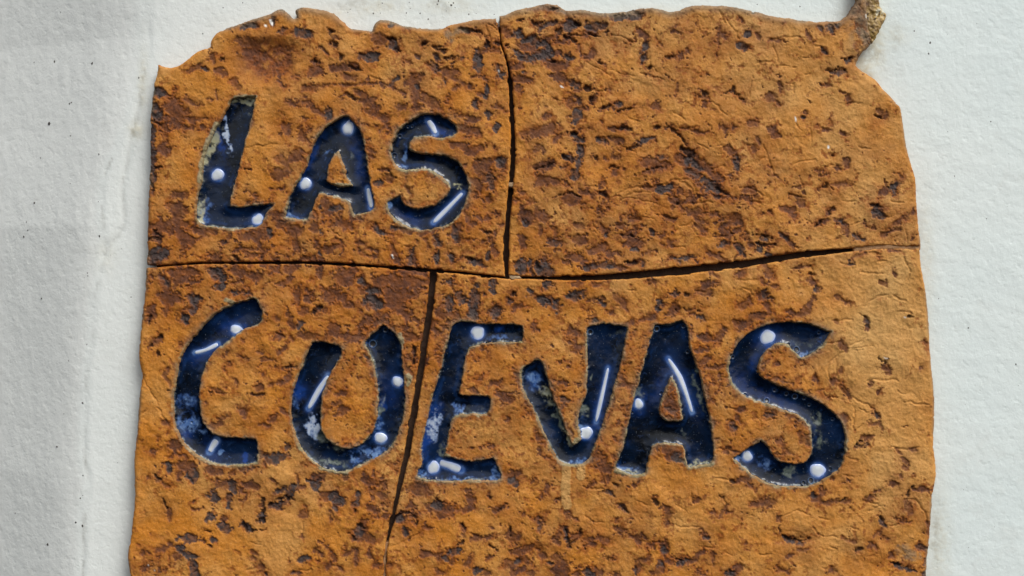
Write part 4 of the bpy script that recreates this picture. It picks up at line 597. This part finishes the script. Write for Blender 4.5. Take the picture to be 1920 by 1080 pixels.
def side_stain(c, cx, cy, t):
    c = c.copy(); c[:,0] *= .4; c[:,1] = .35; c[:,2] = .6; c[:,3] *= .5; return c
def side_crust(c, cx, cy, t):
    c = c.copy(); c[:,0] = 0; c[:,1] *= .6; c[:,2] = 0; c[:,3] *= .3; return c
TILE_INFO = {
 'TL': ('upper left clay tile carrying three blue letters', (600,280), 0.0),
 'TR': ('plain upper right clay tile with a hooked top corner', (1330,250), 0.12),
 'BL': ('lower left clay tile carrying a blue C and U', (520,760), -0.05),
 'BR': ('largest clay tile, lower right, carrying four blue letters', (1250,820), 0.05)}
tiles = {}; tile_org = {}
edge_n = fbm(X, Y, 8, 3, 1)*1.0
for k in ('TL','TR','BL','BR'):
    P = smooth_poly(TILES[k], 2)
    sd = poly_sdf(G, P, 24)
    outer = sstep(10, 3, np.abs(out_sd))
    sd = sd+edge_n*(.7+.6*outer)+1.9*sstep(.35,.75,fbm(X, Y, 15, 2, 9))
    j, i = np.nonzero(sd < 3)
    w = (slice(max(j.min()-1,0), j.max()+2), slice(max(i.min()-1,0), i.max()+2))
    lab, c, off = TILE_INFO[k]
    t = np.clip(-sd[w]/3.6, 0, 1)
    Hk = H[w]-.75*(1-np.sqrt(np.clip(1-(1-t)**2, 0, 1)))*(1-outer[w])+off
    og = np.array((wx(c[0]), 0.003, wz(c[1])))
    ck = crust[w].copy()
    # crumbs of pale bare clay along the lower lips of the joints
    me = cut_mesh('tile', G, w, sd[w], Hk, {'stain': stain[w], 'crust': ck}, M_CLAY, og, back=-6.9, side_cols={'stain': side_stain, 'crust': side_crust})
    o = link('tile', me, sign, Vector(og-ORG)); o['label'] = lab
    tiles[k] = o; tile_org[k] = og

# dark sheet added behind the tiles; its colour stands in for joint shade
M_BACKING = mortar_material('joint_dark_backing', (0.045,0.022,0.012), (0.075,0.038,0.02))
gb = Grid(236, 10, 1756, 1206, 6.0)
bsd = poly_sdf(gb, OUT, 60)+14
hb = -5.2+.5*fbm(gb.X, gb.Y, 60, 3, 2)
og = np.array((wx(1000), .0055, wz(600)))
me = cut_mesh('joint_backing', gb, (slice(0,gb.ny), slice(0,gb.nx)), bsd, hb, {}, M_BACKING, og)
link('joint_backing', me, sign, Vector(og-ORG))

# ---------------------------------------------------------------- glaze in the letters
LAB = {'L':'blue glazed letter L with a milky vertical streak','A':'blue glazed letter A of the upper word','S':'blue glazed letter S of the upper word','C':'blue glazed letter C with cloudy lower bend',
       'U':'blue glazed letter U with pale blue base','E':'blue glazed letter E with speckled foot','V':'blue glazed letter V','A2':'blue glazed letter A of the lower word','S2':'blue glazed letter S at the end of the lower word'}
glaze_fields = {}
def wxs(x, y): return x+fbm(x, y, 20, 2, 4)*9
for k, (tk, pts, hole) in LET.items():
    P, Hh = LP[k]
    g = Grid(P[:,0].min()-4, P[:,1].min()-4, P[:,0].max()+4, P[:,1].max()+4, 1.0)
    x, y = g.X, g.Y
    sd = poly_sdf(g, P, 30)
    if Hh is not None: sd = np.maximum(sd, -poly_sdf(g, Hh, 30))
    sd = sd+fbm(x, y, 8, 3, 3, .65)*1.7
    d = np.clip(-sd, 0, 30)
    # the glaze pool sags to the middle of the stroke; the ridge lines of the distance field are smoothed away
    h = -.70-1.45*(1-np.exp(-d/8.0))
    for _ in range(14):
        hp = np.pad(h, 1, mode='edge'); sm = (hp[:-2,1:-1]+hp[2:,1:-1]+hp[1:-1,:-2]+hp[1:-1,2:])/4
        wgt = sstep(3, 7, d); h = h*(1-wgt)+sm*wgt
    h = h+.10*fbm(x, y, 40, 2, 2)+.035*fbm(x, y, 12, 2, 6)
    A = np.zeros(x.shape+(4,), np.float32); B = np.zeros(x.shape+(4,), np.float32)
    wxx = x+fbm(x, y, 12, 3, 1)*7; wyy = y+fbm(x, y, 12, 3, 5)*7; nn = fbm(x, y, 9, 3, 8); n2 = fbm(x, y, 3.5, 2, 2)
    A[...,3] = np.clip(sstep(-.3, .7, fbm(x, y, 45, 4, 6))*.55+.75*sstep(4, 10, d)*sstep(16, 9, d)*sstep(.0,.6,fbm(wxs(x,y), y, 26, 3, 2)), 0, 1)**1.3  # painted sheen mask: broad patches plus bands inside the stroke
    for (lk, px, py, rx, ry, ang, c, st) in MILK:
        if lk != k: continue
        a = math.radians(ang); u = (wxx-px)*math.cos(a)+(wyy-py)*math.sin(a); v = -(wxx-px)*math.sin(a)+(wyy-py)*math.cos(a)
        q = np.exp(-((u/rx)**2+(v/ry)**2)*.9)
        q = np.clip(q*st*(1+.75*nn+.45*n2) if c != 'k' else q*st*(1+.4*nn), 0, 1)
        if c in 'bcgw': q = sstep(.12, .8, q)
        if c == 'b': A[...,0] = np.maximum(A[...,0], q*.62); B[...,1] = np.maximum(B[...,1], q**.5*.5)
        elif c == 'w': A[...,1] = np.maximum(A[...,1], q*.62); A[...,0] = np.maximum(A[...,0], sstep(.0,.4,q)*.55); B[...,1] = np.maximum(B[...,1], sstep(0,.3,q)*.6)
        elif c == 'c': A[...,2] = np.maximum(A[...,2], q*.85)
        elif c == 'g': B[...,0] = np.maximum(B[...,0], q*.6)
        elif c == 'k': B[...,1] = np.maximum(B[...,1], q*.75)
    for (lk, kind, sp, a_, b_) in SPOTS:                     # cobalt halo round each white spot
        if lk != k: continue
        D = np.full(x.shape, 99.0)
        for i in range(max(len(sp)-1, 1)):
            q, _ = seg_dist(x, y, sp[i], sp[min(i+1, len(sp)-1)]); D = np.minimum(D, q)
        r = a_ if kind == 's' else (a_+b_)/2
        B[...,1] = np.maximum(B[...,1], .75*np.exp(-np.clip(D-r, 0, 99)/2.6))
        A[...,0] = np.maximum(A[...,0], .40*np.exp(-np.clip(D-r, 0, 99)/1.5))
    for (lk, px, py, r) in BUB:
        if lk != k: continue
        q = np.hypot(x-px, y-py)
        h += .10*np.exp(-((q-r)/1.0)**2)-.30*sstep(r-.3, r-1.6, q)
        A[...,0] = np.maximum(A[...,0], (.35 if r > 4.6 else .10)*np.exp(-((q-r)/.9)**2)); B[...,3] = np.maximum(B[...,3], (.8 if r > 4.6 else .45)*sstep(r-.5, r-1.8, q))
    rwid = 1.6+1.2*fbm(x, y, 10, 3, 9)
    gy_, gx_ = np.gradient(sd, 1.0); gn_ = np.hypot(gx_, gy_)+1e-6
    fc = np.clip((gy_/gn_)*.9-(gx_/gn_)*.4, 0, 1)  # biases the pale rim down and left, painting the lit lip
    B[...,2] = sstep(rwid+1.2+1.4*fc, rwid-.8, d-1.0)*(.12+.7*fc)*sstep(-.5,.3,fbm(x,y,16,3,7))
    tk_o = tiles[tk]; c = P.mean(0); og = np.array((wx(c[0]), 0.001, wz(c[1])))
    h = h+TILE_INFO[tk][2]
    glaze_fields[k] = (g, h)
    me = cut_mesh('letter', g, (slice(0,g.ny), slice(0,g.nx)), sd+1.1, h, {'glaze': A, 'milk': B}, M_GLAZE, og)
    o = link('letter', me, tk_o, Vector(og-tile_org[tk])); o['label'] = LAB[k]

# ---------------------------------------------------------------- white glaze spots and strokes
def spot(k, kind, sp, a_, b_, seed):
    g, h = glaze_fields[k]; tk = LET[k][0]
    rr = np.random.RandomState(seed)
    def zat(px, py):
        i = int(np.clip(round((px-g.x0)/g.st), 0, g.nx-1)); j = int(np.clip(round((py-g.y0)/g.st), 0, g.ny-1)); return h[j, i]
    V, Q, T, E = [], [], [], []
    if kind == 'd':
        c = sp[0]; n, m = 28, 7; ph = rr.rand()*6.28
        V.append((c[0], c[1], zat(*c)+.42)); E.append(0)
        for r in range(1, m+1):
            f = r/m; 
            for q in range(n):
                a = 2*math.pi*q/n; wob = 1+.09*math.sin(2*a+ph)+.06*math.sin(3*a+ph*2)+.035*math.sin(5*a+ph)
                px, py = c[0]+a_*f*wob*math.cos(a), c[1]+b_*f*wob*math.sin(a)
                V.append((px, py, zat(px, py)*f*f+zat(*c)*(1-f*f)+.42*math.sqrt(max(0,1-f*f))-.04*f)); E.append(max(0,(f-.6)/.4)*.8)
        for q in range(n): T.append((0, 1+(q+1)%n, 1+q))
        for r in range(m-1):
            for q in range(n):
                a, b = 1+r*n+q, 1+r*n+(q+1)%n; Q.append((a, b, b+n, a+n))
    else:
        P = smooth_poly(sp, 8, False); n = len(P); m = 8
        for i, p in enumerate(P):
            t = i/(n-1); tan = P[min(i+1,n-1)]-P[max(i-1,0)]; tan /= np.linalg.norm(tan)+1e-9; nr = np.array((-tan[1], tan[0]))
            wd = a_*math.sqrt(max(0.0, 1-(2*t-1)**4))*(1+.12*math.sin(7*t+seed))+.05
            for j in range(m+1):
                f = -1+2*j/m; q = p+nr*f*wd
                V.append((q[0], q[1], zat(*q)+.26*math.sqrt(max(0,1-f*f))*min(1, wd/a_)-.03*abs(f))); E.append(max(0,(abs(f)-.35)/.65)*.8+max(0,abs(2*t-1)-.8)*2.5)
        for i in range(n-1):
            for j in range(m):
                a = i*(m+1)+j; Q.append((a, a+1, a+m+2, a+m+1))
    V = np.array(V); cx, cy = V[:,0].mean(), V[:,1].mean()
    og = np.array((wx(cx), 0.0005, wz(cy)))
    W = np.stack([wx(V[:,0]), -V[:,2]*.001, wz(V[:,1])], 1)-og
    E = np.clip(E, 0, 1); col = np.stack([E, E*0, E*0, E*0+1], 1)
    me = new_mesh('glaze_spot', W, np.array(Q), np.array(T) if T else None, {'edge': col}, M_WHITE)
    o = link('glaze_dot' if kind == 'd' else 'glaze_streak', me, tiles[tk], Vector(og-tile_org[tk]))
for n, s_ in enumerate(SPOTS): spot(*s_, n)

# ---------------------------------------------------------------- mortar in the joints, and the dab at the hooked corner
def dab(name, P, depth, back, mat, label, amp=.25, round_=2.5, extra=None):
    P = smooth_poly(P, 3)
    g = Grid(P[:,0].min()-3, P[:,1].min()-3, P[:,0].max()+3, P[:,1].max()+3, 1.3)
    sd = poly_sdf(g, P, 30)+fbm(g.X, g.Y, 6, 2, 2)*.8
    t = np.clip(-sd/round_, 0, 1)
    h = -depth+amp*fbm(g.X, g.Y, 9, 3, 3)+amp*.7*fbm(g.X, g.Y, 24, 2, 6)-(1-np.sqrt(np.clip(1-(1-t)**2,0,1)))*.6*min(1, round_/3)
    if extra is not None: h = h+extra(g.X, g.Y)
    og = np.array((wx(P[:,0].mean()), .003, wz(P[:,1].mean())))
    Z = np.zeros(g.X.shape+(4,), np.float32)
    me = cut_mesh(name, g, (slice(0,g.ny), slice(0,g.nx)), sd, h, {'blank': Z}, mat, og, back=back)
    o = link(name, me, sign, Vector(og-ORG)); o['label'] = label
    return o
M_JOINT = mortar_material('brown_mortar', (0.30,0.14,0.05), (0.40,0.24,0.12))
dab('mortar_joint', [(1601,463),(1650,458),(1700,460),(1726,459),(1727,469),(1700,468),(1650,468),(1602,473)], .55, -6.6, M_JOINT, 'light brown mortar filling the right end of the joint', .12, 2)
dab('mortar_dab', [(951,342),(965,341),(966,348),(959,351),(951,349)], .25, -4, M_MORTAR, 'small pale mortar dab bridging the upper upright joint', .1)
dab('mortar_dab', [(955,515),(974,517),(977,522),(966,525),(955,522)], .6, -5, M_MORTAR, 'small pale mortar dab where the joints meet', .1)
dab('mortar_joint', [(720,1020),(729,1016),(725,1040),(724,1080),(722,1200),(716,1200),(717,1080),(718,1045)], .45, -6.6, M_JOINT, 'brown mortar filling the foot of the lower upright joint', .12, 2)
def lump_material():
    m = NT('glassy_brown_crust')
    n1 = m.noise(160, 4, .6, .5); n2 = m.noise(700, 4, .6)
    c = m.mix(m.ramp(n1, .36, .6), (0.13, 0.062, 0.024), (0.40, 0.26, 0.07))
    c = m.mix(m.ramp(n2, .56, .66), c, (0.07, 0.038, 0.018))
    c = m.mix(m.math('MULTIPLY', m.ramp(n1, .60, .66), .9), c, (0.66, 0.62, 0.46))
    m.l(c, m.b.inputs['Base Color']); m.b.inputs['Roughness'].default_value = .4
    m.l(m.bump(n2, .6, .001), m.b.inputs['Normal']); return m.m
dab('glaze_crust', LUMP, .1, -6.6, lump_material(), 'olive and brown crusty lump at the hooked top corner', .5, 6, lambda x, y: -1.2*sstep(1645, 1663, x)+.4*np.exp(-((x-1645)/8)**2))
